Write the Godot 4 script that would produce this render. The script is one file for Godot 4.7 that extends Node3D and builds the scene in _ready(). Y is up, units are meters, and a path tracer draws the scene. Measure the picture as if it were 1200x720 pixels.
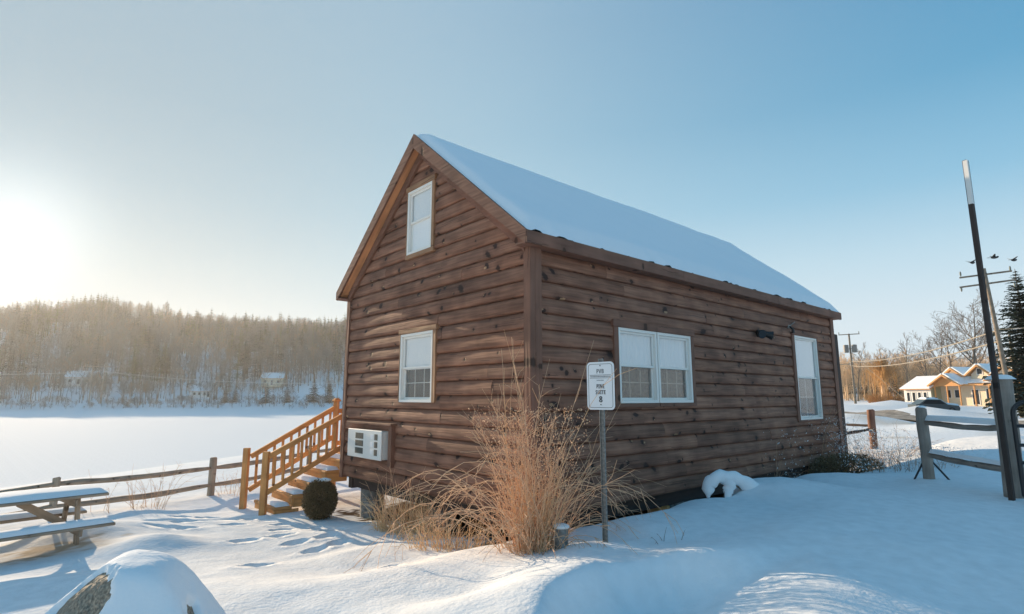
extends Node3D

# ------------------------------------------------------------------ mesh builder
class MB:
	var v := PackedVector3Array()
	var n := PackedVector3Array()
	var uv := PackedVector2Array()
	var c := PackedColorArray()
	var ix := PackedInt32Array()
	var col := Color.WHITE
	var uvo := Vector2.ZERO
	var uvs := 1.0
	func vert(p: Vector3, nn: Vector3, t: Vector2) -> int:
		v.append(p); n.append(nn); uv.append(t); c.append(col)
		return v.size() - 1
	func tri_i(a: int, b: int, d: int) -> void:
		ix.append(a); ix.append(d); ix.append(b)
	func tri(a: Vector3, b: Vector3, d: Vector3) -> void:
		var nn := (b - a).cross(d - a).normalized()
		var i := vert(a, nn, uvo + Vector2(a.x + a.z, a.y) * uvs)
		vert(b, nn, uvo + Vector2(b.x + b.z, b.y) * uvs)
		vert(d, nn, uvo + Vector2(d.x + d.z, d.y) * uvs)
		tri_i(i, i + 1, i + 2)
	# a b d e counter-clockwise seen from outside
	func quad_uv(a: Vector3, b: Vector3, d: Vector3, e: Vector3, ta: Vector2, tb: Vector2, td: Vector2, te: Vector2) -> void:
		var nn := (d - a).cross(e - b).normalized()
		var i := vert(a, nn, ta)
		vert(b, nn, tb); vert(d, nn, td); vert(e, nn, te)
		tri_i(i, i + 1, i + 2); tri_i(i, i + 2, i + 3)
	func quad(a: Vector3, b: Vector3, d: Vector3, e: Vector3) -> void:
		var l := (b - a).length()
		var h := (e - a).length()
		if l >= h:
			quad_uv(a, b, d, e, uvo, uvo + Vector2(l, 0) * uvs, uvo + Vector2(l, h) * uvs, uvo + Vector2(0, h) * uvs)
		else:
			quad_uv(a, b, d, e, uvo, uvo + Vector2(0, l) * uvs, uvo + Vector2(h, l) * uvs, uvo + Vector2(h, 0) * uvs)
	# chamfered box, centre of t, full size s
	func box(t: Transform3D, s: Vector3, bev := 0.0) -> void:
		var h := s * 0.5
		var bb := minf(bev, minf(h.x, minf(h.y, h.z)) * 0.6)
		var ax := [Vector3(1, 0, 0), Vector3(0, 1, 0), Vector3(0, 0, 1)]
		for k in 3:
			for sg in [-1.0, 1.0]:
				var nn: Vector3 = ax[k] * sg
				var p: Vector3 = ax[(k + 1) % 3]
				var q: Vector3 = ax[(k + 2) % 3]
				if sg < 0.0:
					var w := p
					p = q
					q = w
				var hp := absf(p.dot(h)) - bb
				var hq := absf(q.dot(h)) - bb
				var o := nn * absf(nn.dot(h))
				quad(t * (o - p * hp - q * hq), t * (o + p * hp - q * hq), t * (o + p * hp + q * hq), t * (o - p * hp + q * hq))
		if bb <= 0.0:
			return
		for k in 3:
			var a: Vector3 = ax[k]
			var p: Vector3 = ax[(k + 1) % 3]
			var q: Vector3 = ax[(k + 2) % 3]
			var ha := absf(a.dot(h)) - bb
			var hp := absf(p.dot(h))
			var hq := absf(q.dot(h))
			for s1 in [-1.0, 1.0]:
				for s2 in [-1.0, 1.0]:
					var e1: Vector3 = p * s1 * hp + q * s2 * (hq - bb)
					var e2: Vector3 = p * s1 * (hp - bb) + q * s2 * hq
					if s1 * s2 > 0.0:
						quad(t * (e1 - a * ha), t * (e2 - a * ha), t * (e2 + a * ha), t * (e1 + a * ha))
						ix_flip_last(a, p * s1 + q * s2, t)
					else:
						quad(t * (e2 - a * ha), t * (e1 - a * ha), t * (e1 + a * ha), t * (e2 + a * ha))
						ix_flip_last(a, p * s1 + q * s2, t)
		for sx in [-1.0, 1.0]:
			for sy in [-1.0, 1.0]:
				for sz in [-1.0, 1.0]:
					var a1 := t * Vector3(sx * h.x, sy * (h.y - bb), sz * (h.z - bb))
					var a2 := t * Vector3(sx * (h.x - bb), sy * h.y, sz * (h.z - bb))
					var a3 := t * Vector3(sx * (h.x - bb), sy * (h.y - bb), sz * h.z)
					if sx * sy * sz > 0.0:
						tri(a1, a2, a3)
					else:
						tri(a1, a3, a2)
	# make the last quad face along outward direction d (in t's basis)
	func ix_flip_last(_a: Vector3, dd: Vector3, t: Transform3D) -> void:
		var out := (t.basis * dd).normalized()
		var i := v.size() - 4
		if n[i].dot(out) < 0.0:
			for k in 4:
				n[i + k] = -n[i + k]
			var m := ix.size() - 6
			for k in 2:
				var w := ix[m + k * 3 + 1]
				ix[m + k * 3 + 1] = ix[m + k * 3 + 2]
				ix[m + k * 3 + 2] = w
	# round tube along points
	func tube(pts: Array, rad: Array, sides := 6, caps := true) -> void:
		var m := pts.size()
		var up := Vector3.UP
		var d0: Vector3 = (pts[1] - pts[0]).normalized()
		if absf(d0.dot(up)) > 0.9:
			up = Vector3.RIGHT
		var x := d0.cross(up).normalized()
		var base := v.size()
		var run := 0.0
		for i in m:
			var d: Vector3
			if i == 0:
				d = d0
			elif i == m - 1:
				d = (pts[i] - pts[i - 1]).normalized()
			else:
				d = (pts[i + 1] - pts[i - 1]).normalized()
			x = (x - d * x.dot(d)).normalized()
			var y := d.cross(x)
			if i > 0:
				run += (pts[i] - pts[i - 1]).length()
			for k in sides + 1:
				var an := TAU * k / sides
				var nn := x * cos(an) + y * sin(an)
				vert(pts[i] + nn * rad[i], nn, uvo + Vector2(run, an * rad[0]) * uvs)
		for i in m - 1:
			for k in sides:
				var a := base + i * (sides + 1) + k
				var b := a + 1
				var cc := a + sides + 1
				tri_i(a, b, cc + 1)
				tri_i(a, cc + 1, cc)
		if caps:
			for e in [0, m - 1]:
				if rad[e] < 0.002:
					continue
				var dd: Vector3 = d0 * -1.0 if e == 0 else (pts[m - 1] - pts[m - 2]).normalized()
				var ci := vert(pts[e], dd, uvo)
				for k in sides + 1:
					vert(v[base + e * (sides + 1) + k], dd, uvo + Vector2(0.02 * cos(TAU * k / sides), 0.02 * sin(TAU * k / sides)) * uvs)
				for k in sides:
					if e == 0:
						tri_i(ci, ci + 2 + k, ci + 1 + k)
					else:
						tri_i(ci, ci + 1 + k, ci + 2 + k)
	# thin tube of straight pieces, cheap (for twigs)
	func twig(pts: Array, r0: float, r1: float, sides := 3) -> void:
		var rr := []
		for i in pts.size():
			rr.append(lerpf(r0, r1, float(i) / (pts.size() - 1)))
		tube(pts, rr, sides, false)
	# outline (CCW seen from +z of t) extruded along z from z0 to z1
	func prism(t: Transform3D, poly: PackedVector2Array, z0: float, z1: float) -> void:
		var tr := Geometry2D.triangulate_polygon(poly)
		var nf := (t.basis * Vector3(0, 0, 1)).normalized()
		for side in 2:
			var z := z1 if side == 0 else z0
			var b := v.size()
			for p in poly:
				vert(t * Vector3(p.x, p.y, z), nf if side == 0 else -nf, uvo + Vector2(p.x, p.y) * uvs)
			for k in range(0, tr.size(), 3):
				var a0 := poly[tr[k]]
				var a1 := poly[tr[k + 1]]
				var a2 := poly[tr[k + 2]]
				var ccw := (a1 - a0).cross(a2 - a0) > 0.0
				if (side == 0) == ccw:
					tri_i(b + tr[k], b + tr[k + 1], b + tr[k + 2])
				else:
					tri_i(b + tr[k], b + tr[k + 2], b + tr[k + 1])
		for k in poly.size():
			var p := poly[k]
			var q := poly[(k + 1) % poly.size()]
			quad(t * Vector3(p.x, p.y, z0), t * Vector3(q.x, q.y, z0), t * Vector3(q.x, q.y, z1), t * Vector3(p.x, p.y, z1))
	# grid of points rows x cols, smooth normals
	func sheet(g: Array, uvscale := 1.0) -> void:
		var rows := g.size()
		var cols: int = g[0].size()
		var b := v.size()
		for i in rows:
			for j in cols:
				var du: Vector3 = g[i][mini(j + 1, cols - 1)] - g[i][maxi(j - 1, 0)]
				var dv: Vector3 = g[mini(i + 1, rows - 1)][j] - g[maxi(i - 1, 0)][j]
				var nn := du.cross(dv)
				nn = nn.normalized() if nn.length() > 1e-9 else Vector3.UP
				vert(g[i][j], nn, Vector2(j, i) * uvscale)
		for i in rows - 1:
			for j in cols - 1:
				var a := b + i * cols + j
				tri_i(a, a + 1, a + cols + 1)
				tri_i(a, a + cols + 1, a + cols)
	func mesh() -> ArrayMesh:
		var arr := []
		arr.resize(Mesh.ARRAY_MAX)
		arr[Mesh.ARRAY_VERTEX] = v
		arr[Mesh.ARRAY_NORMAL] = n
		arr[Mesh.ARRAY_TEX_UV] = uv
		arr[Mesh.ARRAY_COLOR] = c
		arr[Mesh.ARRAY_INDEX] = ix
		var m := ArrayMesh.new()
		m.add_surface_from_arrays(Mesh.PRIMITIVE_TRIANGLES, arr)
		return m

var rng := RandomNumberGenerator.new()
var M := {}
var used := {}

func numbered(called: String) -> String:
	used[called] = used.get(called, 0) + 1
	return called if used[called] == 1 else "%s_%03d" % [called, used[called] - 1]

func put(mb: MB, called: String, mat: Material, parent: Node = self) -> MeshInstance3D:
	return put_mesh(mb.mesh(), called, mat, parent)

func put_mesh(me: Mesh, called: String, mat: Material, parent: Node = self) -> MeshInstance3D:
	var o := MeshInstance3D.new()
	o.mesh = me
	o.material_override = mat
	o.name = numbered(called) if parent == self else called
	parent.add_child(o, true)
	return o

func tag(o: Node, label: String, category: String, group := "", kind := "") -> Node:
	o.set_meta("label", label)
	o.set_meta("category", category)
	if group != "":
		o.set_meta("group", group)
	if kind != "":
		o.set_meta("kind", kind)
	return o

func thing(called: String, label: String, category: String, at := Vector3.ZERO, group := "") -> Node3D:
	var o := Node3D.new()
	o.name = numbered(called)
	add_child(o)
	o.position = at
	tag(o, label, category, group)
	return o

func structure(o: Node) -> void:
	o.set_meta("kind", "structure")

func lin(r: float, g: float, b: float) -> Color:
	return Color(r, g, b).linear_to_srgb()

func T(p: Vector3, b := Basis.IDENTITY) -> Transform3D:
	return Transform3D(b, p)

# basis whose x axis runs along d and whose y axis is as near up as can be
func along(d: Vector3) -> Basis:
	var x := d.normalized()
	var up := Vector3.UP if absf(x.y) < 0.95 else Vector3(0, 0, 1)
	var z := x.cross(up).normalized()
	return Basis(x, z.cross(x), z)

# bar from p to q with section (height, width)
func bar(mb: MB, p: Vector3, q: Vector3, hgt: float, wid: float, bev := 0.004) -> void:
	mb.box(T((p + q) * 0.5, along(q - p)), Vector3((q - p).length(), hgt, wid), bev)

# ------------------------------------------------------------------ textures and materials
func noise_bytes(w: int, h: int, freq: float, sd: int, oct := 3) -> Image:
	var f := FastNoiseLite.new()
	f.noise_type = FastNoiseLite.TYPE_SIMPLEX_SMOOTH
	f.seed = sd
	f.frequency = freq
	f.fractal_octaves = oct
	var im := f.get_seamless_image(w, h)
	im.convert(Image.FORMAT_L8)
	return im

# timber: long grain along x, knots, worn flecks. shade returns grey multipliers round 1 coded in colour
func timber(w: int, h: int, knots: int, sd: int, low: Color, high: Color, knot: Color, chip: Color, ppm: float, chips := 0.35) -> Array:
	var g := noise_bytes(w / 12, h, 0.055, sd)
	g.resize(w, h, Image.INTERPOLATE_CUBIC)
	var g2 := noise_bytes(w / 24, h, 0.16, sd + 1, 2)
	g2.resize(w, h, Image.INTERPOLATE_CUBIC)
	var g3 := noise_bytes(w / 2, h / 2, 0.012, sd + 2, 4)
	g3.resize(w, h, Image.INTERPOLATE_CUBIC)
	var a := g.get_data()
	var b := g2.get_data()
	var d := g3.get_data()
	var out := PackedByteArray()
	out.resize(w * h * 3)
	var bump := PackedByteArray()
	bump.resize(w * h)
	var lr := low.r * 255.0
	var lg := low.g * 255.0
	var lb := low.b * 255.0
	var dr := high.r * 255.0 - lr
	var dg := high.g * 255.0 - lg
	var db := high.b * 255.0 - lb
	for i in w * h:
		var t := (a[i] * 0.40 + b[i] * 0.30 + d[i] * 0.55) / 255.0 - 0.12
		t = clampf(t, 0.0, 1.0)
		out[i * 3] = int(lr + dr * t)
		out[i * 3 + 1] = int(lg + dg * t)
		out[i * 3 + 2] = int(lb + db * t)
		bump[i] = int(90 + a[i] * 0.22 + b[i] * 0.2)
	var r := RandomNumberGenerator.new()
	r.seed = sd
	for k in knots:
		var cx := r.randi_range(0, w - 1)
		var cy := r.randi_range(0, h - 1)
		var rad := r.randf_range(0.008, 0.026) * ppm
		if r.randf() < 0.25:
			rad *= 1.5
		var el := r.randf_range(0.8, 1.9)
		var tilt := r.randf_range(-0.8, 0.8)
		var chipped := r.randf() < chips
		var ca := r.randf_range(0, TAU)
		var reach := int(rad * 4.5)
		for yy in range(-reach, reach + 1):
			for xx in range(-reach, reach + 1):
				var px := posmod(cx + xx, w)
				var py := posmod(cy + yy, h)
				var ex := (xx * cos(tilt) + yy * sin(tilt)) / el
				var ey := -xx * sin(tilt) + yy * cos(tilt)
				var q := sqrt(ex * ex + ey * ey) / rad
				var i := py * w + px
				q *= 1.0 + 0.5 * (b[i] / 255.0 - 0.5) + 0.3 * (a[(i * 7) % (w * h)] / 255.0 - 0.5)
				var s := 0.0
				if q < 1.0:
					s = 0.9
				elif q < 1.5:
					s = 0.9 - (q - 1.0) * 1.2
				elif q < 4.0:
					s = 0.24 * (1.0 - (q - 1.5) / 2.5) * (0.6 + 0.4 * sin(q * 9.0))
				if s > 0.0:
					for ch in 3:
						var kc: float = [knot.r, knot.g, knot.b][ch] * 255.0
						out[i * 3 + ch] = int(lerpf(out[i * 3 + ch], kc, s))
					bump[i] = int(clampf(bump[i] - s * 60.0, 0, 255))
				if chipped:
					var fx := xx - cos(ca) * rad * 1.5
					var fy := yy - sin(ca) * rad * 1.1
					var cq := sqrt(fx * fx * 0.25 + fy * fy * 1.6) / rad + 0.9 * (b[i] / 255.0 - 0.5) + 0.5 * (d[(i * 3) % (w * h)] / 255.0 - 0.5)
					if cq < 0.5:
						for ch in 3:
							var kc2: float = [chip.r, chip.g, chip.b][ch] * 255.0
							out[i * 3 + ch] = int(lerpf(out[i * 3 + ch], kc2, 0.7))
						bump[i] = 70
	# drying checks: fine dark cracks along the grain
	for k in knots:
		var cx := r.randi_range(0, w - 1)
		var cy := r.randi_range(0, h - 1)
		var ln := int(r.randf_range(0.12, 0.7) * ppm)
		var dp := r.randf_range(0.35, 0.8)
		var fy := float(cy)
		for q in ln:
			fy += r.randf_range(-0.22, 0.22)
			var i := posmod(int(fy), h) * w + posmod(cx + q, w)
			var fade: float = dp * minf(1.0, minf(q, ln - q) / (0.04 * ppm))
			for ch in 3:
				var kc3: float = [knot.r, knot.g, knot.b][ch] * 255.0
				out[i * 3 + ch] = int(lerpf(out[i * 3 + ch], kc3, fade))
			bump[i] = int(maxf(0.0, bump[i] - 50.0 * fade))
	var im := Image.create_from_data(w, h, false, Image.FORMAT_RGB8, out)
	var bi := Image.create_from_data(w, h, false, Image.FORMAT_L8, bump)
	bi.convert(Image.FORMAT_RGBA8)
	bi.bump_map_to_normal_map(3.0)
	return [ImageTexture.create_from_image(im), ImageTexture.create_from_image(bi)]

func bump_tex(size: int, freq: float, sd: int, oct: int, strength: float) -> ImageTexture:
	var im := noise_bytes(size, size, freq, sd, oct)
	im.convert(Image.FORMAT_RGBA8)
	im.bump_map_to_normal_map(strength)
	return ImageTexture.create_from_image(im)

func tone_tex(size: int, freq: float, sd: int, oct: int, lo: float, hi: float) -> ImageTexture:
	var im := noise_bytes(size, size, freq, sd, oct)
	var a := im.get_data()
	for i in a.size():
		a[i] = int(clampf(lerpf(lo, hi, a[i] / 255.0), 0, 1) * 255.0)
	im = Image.create_from_data(size, size, false, Image.FORMAT_L8, a)
	return ImageTexture.create_from_image(im)

func flat(c: Color, rough := 0.85, metal := 0.0) -> StandardMaterial3D:
	var m := StandardMaterial3D.new()
	m.albedo_color = c
	m.roughness = rough
	m.metallic = metal
	m.vertex_color_use_as_albedo = true
	return m

func wooden(tex: Array, tint: Color, rough := 0.85, ns := 0.7) -> StandardMaterial3D:
	var m := flat(tint, rough)
	m.albedo_texture = tex[0]
	m.normal_enabled = true
	m.normal_texture = tex[1]
	m.normal_scale = ns
	return m

func rough3(c: Color, tone: Texture2D, nrm: Texture2D, scale: float, ns: float, rough := 0.9) -> StandardMaterial3D:
	var m := flat(c, rough)
	if tone:
		m.albedo_texture = tone
	if nrm:
		m.normal_enabled = true
		m.normal_texture = nrm
		m.normal_scale = ns
	m.uv1_triplanar = true
	m.uv1_world_triplanar = true
	m.uv1_scale = Vector3.ONE * scale
	return m

func make_materials() -> void:
	var siding := timber(1536, 768, 200, 11, lin(0.105, 0.045, 0.027), lin(0.50, 0.25, 0.158), lin(0.03, 0.013, 0.009), lin(0.66, 0.42, 0.23), 192.0, 0.45)
	var plain := timber(768, 384, 26, 23, lin(0.42, 0.42, 0.42), lin(0.98, 0.98, 0.98), lin(0.16, 0.15, 0.13), lin(0.8, 0.8, 0.8), 192.0, 0.0)
	M.siding = wooden(siding, Color.WHITE, 0.8, 1.1)
	M.trim = wooden(plain, lin(0.30, 0.145, 0.095), 0.8)
	M.trim_tan = wooden(plain, lin(0.50, 0.27, 0.145), 0.75)
	M.pine = wooden(plain, lin(0.95, 0.45, 0.15), 0.75)
	M.grey_wood = wooden(plain, lin(0.52, 0.42, 0.32), 0.9)
	M.post_wood = wooden(plain, lin(0.44, 0.36, 0.30), 0.9)
	M.pole_wood = wooden(plain, lin(0.36, 0.29, 0.22), 0.9)
	M.dark_wood = wooden(plain, lin(0.085, 0.058, 0.048), 0.85)
	M.soffit = wooden(plain, lin(0.92, 0.43, 0.20), 0.8)
	M.inside = flat(lin(0.10, 0.075, 0.055), 0.9)
	M.floor_wood = wooden(plain, lin(0.3, 0.19, 0.1), 0.6)
	M.shingle = rough3(lin(0.09, 0.075, 0.065), tone_tex(128, 0.06, 3, 3, 0.5, 1.0), bump_tex(128, 0.08, 4, 3, 4.0), 3.0, 1.0)
	var grain := bump_tex(512, 0.035, 31, 5, 5.0)
	M.snow = rough3(Color(0.945, 0.957, 0.965), tone_tex(256, 0.02, 32, 4, 0.94, 1.0), grain, 0.9, 0.4, 0.9)
	M.snow_fine = rough3(Color(0.945, 0.957, 0.965), null, bump_tex(256, 0.05, 33, 5, 4.0), 2.5, 0.3, 0.75)
	M.snow.metallic_specular = 0.05
	M.snow_fine.metallic_specular = 0.05
	M.ground = M.snow
	M.concrete = rough3(lin(0.42, 0.42, 0.40), tone_tex(256, 0.02, 41, 5, 0.55, 1.0), bump_tex(256, 0.06, 42, 4, 3.0), 1.6, 0.6)
	M.rock = rough3(lin(0.74, 0.61, 0.46), tone_tex(256, 0.09, 43, 5, 0.3, 1.0), bump_tex(256, 0.05, 44, 5, 9.0), 1.8, 1.0)
	M.vinyl = flat(lin(0.84, 0.81, 0.75), 0.4)
	M.blind = rough3(lin(0.86, 0.87, 0.86), tone_tex(256, 0.03, 46, 4, 0.86, 1.0), bump_tex(256, 0.02, 45, 3, 6.0), 1.4, 0.5)
	M.blind = flat(lin(0.86, 0.87, 0.86), 0.7)
	M.curtain = rough3(lin(0.24, 0.165, 0.095), tone_tex(256, 0.03, 47, 4, 0.45, 1.0), bump_tex(256, 0.03, 48, 4, 6.0), 2.0, 0.8)
	var gl := StandardMaterial3D.new()
	gl.albedo_color = Color(0.3, 0.34, 0.36, 0.03)
	gl.transparency = BaseMaterial3D.TRANSPARENCY_ALPHA
	gl.roughness = 0.03
	gl.metallic_specular = 0.5
	M.glass = gl
	M.muntin = flat(lin(0.42, 0.40, 0.36), 0.5)
	M.muntin_tan = flat(lin(0.30, 0.24, 0.17), 0.5)
	M.dark_glass = flat(lin(0.03, 0.035, 0.04), 0.08)
	M.white_plastic = flat(lin(0.76, 0.75, 0.71), 0.45)
	M.dark_plastic = flat(lin(0.02, 0.02, 0.02), 0.5)
	M.louvre = flat(lin(0.16, 0.18, 0.16), 0.6)
	M.steel = rough3(lin(0.36, 0.34, 0.31), tone_tex(128, 0.05, 51, 4, 0.6, 1.0), null, 5.0, 0.0, 0.5)
	M.black_steel = flat(lin(0.018, 0.018, 0.02), 0.45)
	M.sign_white = flat(lin(0.78, 0.79, 0.80), 0.45)
	M.sign_grey = flat(lin(0.16, 0.17, 0.18), 0.5)
	M.sign_black = flat(lin(0.025, 0.025, 0.03), 0.5)
	M.reflective = flat(lin(0.78, 0.76, 0.72), 0.4)
	M.twig = flat(lin(0.70, 0.44, 0.27), 0.8)
	M.straw = flat(lin(0.86, 0.60, 0.34), 0.8)
	M.leaf = flat(lin(0.21, 0.15, 0.075), 0.8)
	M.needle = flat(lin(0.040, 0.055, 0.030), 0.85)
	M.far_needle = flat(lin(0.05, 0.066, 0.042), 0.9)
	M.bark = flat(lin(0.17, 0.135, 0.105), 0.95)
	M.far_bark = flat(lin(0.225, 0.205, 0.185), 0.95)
	M.tan_bark = flat(lin(0.68, 0.50, 0.32), 0.95)
	M.willow = flat(lin(0.62, 0.34, 0.12), 0.9)
	M.cream = flat(lin(0.72, 0.62, 0.46), 0.8)
	M.white_wall = flat(lin(0.76, 0.74, 0.70), 0.8)
	M.green_wall = flat(lin(0.40, 0.40, 0.26), 0.8)
	M.orange_trim = flat(lin(0.60, 0.30, 0.11), 0.7)
	M.car_paint = flat(lin(0.07, 0.09, 0.10), 0.3)
	M.rubber = flat(lin(0.02, 0.02, 0.02), 0.9)
	M.wire = flat(lin(0.30, 0.26, 0.20), 0.6)
	M.road = rough3(lin(0.50, 0.44, 0.37), tone_tex(256, 0.02, 61, 5, 0.55, 1.0), bump_tex(256, 0.05, 62, 4, 3.0), 0.25, 0.5)
	for k in ["twig", "straw", "willow"]:
		M[k].backlight = Color(0.5, 0.4, 0.28)

# ------------------------------------------------------------------ terrain
const CTRL := [
	[-5.1, -7.05, -0.42], [-4.2, -9.9, -0.6], [-4.9, -10.6, -0.62], [-3.1, -9.5, -0.55], [-6.26, -12.1, -0.6], [-6.9, -9.0, -0.5],
	[-2.6, -10.0, -0.66], [-1.2, -8.3, -0.5], [-1.5, -6.6, -0.38], [-2.4, -7.4, -0.46], [-4.6, -8.4, -0.47], [0.2, -6.0, -0.17], [0.89, -5.75, 0.0],
	[0.74, -6.2, -0.12], [1.88, -4.8, 0.11], [0.5, -4.9, -0.03], [0.1, -4.1, -0.02], [-0.6, -5.0, -0.2], [1.5, -6.4, 0.06], [1.99, -6.8, 0.06],
	[2.71, -7.4, 0.07], [3.69, -8.2, 0.25], [5.4, -9.5, 0.13], [5.9, -9.0, 0.06], [6.14, -7.2, 0.15], [6.3, -8.76, 0.15], [1.2, -7.6, -0.38],
	[2.6, -8.8, -0.45], [3.6, -9.7, -0.4], [5.0, -10.9, -0.3], [7.0, -12.8, -0.35], [9.0, -14.3, 0.08], [8.0, -11.0, 0.02], [1.2, -9.3, -0.55],
	[3.6, -11.5, -0.5], [-2.0, -4.2, -0.2], [-4.0, -4.6, -0.32], [-3.2, -3.0, -0.25], [0.0, -3.0, -0.1], [0.0, 0.0, -0.1], [3.0, -3.0, 0.0],
	[5.0, -4.0, 0.1], [8.0, -6.0, 0.15], [3.2, -5.5, 0.15], [4.5, -7.0, 0.17], [-1.0, -13.0, -0.7], [5.0, -15.0, -0.4], [-0.3, -7.3, -0.42], [12, -10, 0.1], [-9, -6, -0.6],
]
const FOOT := [[-1.24, -5.96, 0.3], [-2.37, -7.13, 0.5], [-2.2, -7.45, 0.2], [-2.45, -7.8, 0.4], [-2.5, -8.2, 0.9], [-2.85, -8.5, 0.5], [-5.6, -8.8, 1.2], [-5.3, -9.1, 1.4],
	[-4.9, -8.75, 1.2], [-4.62, -8.24, 1.5], [-4.3, -9.6, 0.6], [-4.55, -9.3, 0.8], [-3.9, -9.2, 0.9], [-3.5, -8.9, 0.7], [-4.7, -8.9, 1.0], [-5.0, -9.6, 1.2], [-3.3, -8.4, 0.6], [-3.1, -7.9, 0.9], [-4.1, -8.6, 1.1], [-2.75, -7.5, 0.6], [-3.45, -7.6, 0.8], [-2.7, -6.3, 0.7], [-5.4, -9.6, 1.3], [-4.9, -8.2, 1.5]]
const MOUND := [[10.2, -12.0, 1.5, 0.55], [19.5, -33.0, 3.0, 0.7], [18.5, -42.0, 3.5, 0.5], [33.0, -45.0, 4.0, 0.9], [34.0, -58.0, 5.0, 0.8], [21.0, -26.0, 2.5, 0.5], [33.0, -33.0, 3.0, 0.7], [42.0, -62.0, 4.0, 1.0], [48.0, -70.0, 5.0, 0.9], [-5.6, -7.9, 0.7, 0.16], [-4.3, -7.2, 0.5, 0.14], [0.55, -4.45, 0.5, 0.05], [24.0, -72.0, 6.0, 0.8], [15.0, -55.0, 6.0, 0.6], [37.0, -49.6, 1.8, 0.4]]
var nz := FastNoiseLite.new()
const HO := Vector3(0.2232, 0.0, -6.7)
const TH := 0.8519
const CW := 4.871
const CL := 9.567
var UA := Vector3(-cos(TH), 0, -sin(TH))
var VA := Vector3(sin(TH), 0, -cos(TH))

func lake_side(x: float, z: float) -> float:
	return (x + 6.15) * -0.95 + (z + 11.5) * -0.32

func shore_z(x: float) -> float:
	return -197.0 + nz.get_noise_2d(x * 0.9, 500.0) * 9.0

func base_h(x: float, z: float) -> float:
	var dz := -z
	var y := -0.1
	if dz > 16.0:
		if dz < 35.0:
			y = lerpf(-0.1, -0.25, (dz - 16.0) / 19.0)
		elif dz < 50.0:
			y = lerpf(-0.25, -0.2, (dz - 35.0) / 15.0)
		elif dz < 78.0:
			y = lerpf(-0.2, 0.35, (dz - 50.0) / 28.0)
		else:
			y = 0.35 + (dz - 78.0) * 0.012
	return y

func hill(x: float, z: float) -> float:
	var t := shore_z(x) - z
	if t <= 0.0:
		return 0.0
	var top := 38.0 + nz.get_noise_2d(x * 0.35, 40.0) * 9.0 + 6.0 * exp(-pow((x + 255.0) / 40.0, 2.0)) - 5.0 * smoothstep(-270.0, -340.0, x)
	top *= lerpf(1.0, 0.12, smoothstep(-70.0, 60.0, x))
	var y := 2.2 * smoothstep(0.0, 7.0, t) + 1.8 * smoothstep(8.0, 30.0, t)
	var s := maxf(0.0, t - 22.0)
	y += top * (1.0 - exp(-s * s / (s + 12.0) / 75.0)) * 1.25
	return y + nz.get_noise_2d(x * 2.0, z * 2.0) * minf(1.5, t * 0.08)

func height(x: float, z: float, fine := true) -> float:
	var far := base_h(x, z)
	var dx := x - 1.0
	var dz := z + 8.0
	var r := sqrt(dx * dx + dz * dz)
	var y := far
	if r < 24.0:
		var sw := 0.0
		var sy := 0.0
		for p in CTRL:
			var ex: float = x - p[0]
			var ez: float = z - p[1]
			var q := ex * ex + ez * ez + 0.12
			var w := 1.0 / (q * q)
			sw += w
			sy += w * p[2]
		y = lerpf(sy / sw, far, smoothstep(11.0, 24.0, r))
		# wind lip: a crest with a hollow on its lee side
		var s := (x - 0.2) * 0.9 + (z + 4.0) * 0.436
		var t := (x - 0.2) * 0.436 - (z + 4.0) * 0.9
		s += 0.06 * sin(t * 5.0)
		var lip := z + 4.98 + 0.05 * sin(x * 6.0) + 0.06 * (x - 0.75)
		var win := smoothstep(-2.6, -0.6, t)
		y += win * (0.05 * exp(-pow((s + 0.1) / 0.3, 2.0)) * smoothstep(-0.5, 0.2, lip) - 0.34 * smoothstep(0.0, 0.36, minf(s, lip)) * (1.0 - smoothstep(0.55, 1.9, s)))
	for m in MOUND:
		var ex2: float = x - m[0]
		var ez2: float = z - m[1]
		var q2: float = (ex2 * ex2 + ez2 * ez2) / (m[2] * m[2])
		if q2 < 6.0:
			y += m[3] * exp(-q2) * (1.0 + 0.35 * nz.get_noise_2d(x * 12.0, z * 12.0))
	if fine and r < 40.0:
		y += nz.get_noise_2d(x * 22.0, z * 22.0) * 0.03 + nz.get_noise_2d(x * 75.0 + 90.0, z * 75.0) * 0.009
		if r < 10.0:
			y += nz.get_noise_2d(x * 240.0, z * 240.0) * 0.0035
			for f in FOOT:
				var fx: float = x - f[0]
				var fz: float = z - f[1]
				if fx * fx + fz * fz < 0.12:
					var ca := cos(f[2])
					var sa := sin(f[2])
					var lx := (fx * sa - fz * ca) / 0.15
					var lz := (fx * ca + fz * sa) / 0.075
					var qq := lx * lx + lz * lz
					y += -0.08 * exp(-qq * qq * 0.8) + 0.018 * exp(-pow(sqrt(qq) - 1.5, 2.0) * 6.0)
	elif fine:
		y += nz.get_noise_2d(x * 4.0, z * 4.0) * 0.15
	var ls := lake_side(x, z)
	if ls > 0.5:
		var k := smoothstep(0.5, 24.0, ls)
		y = lerpf(y, -3.0, k)
		var shore_t := shore_z(x) - z
		if shore_t > 0.0:
			y = lerpf(y, -3.0 + hill(x, z), smoothstep(0.5, 24.0, ls))
	elif z < -197.0:
		y += hill(x, z) * smoothstep(0.0, 10.0, -ls + 10.0)
	return y

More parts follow.
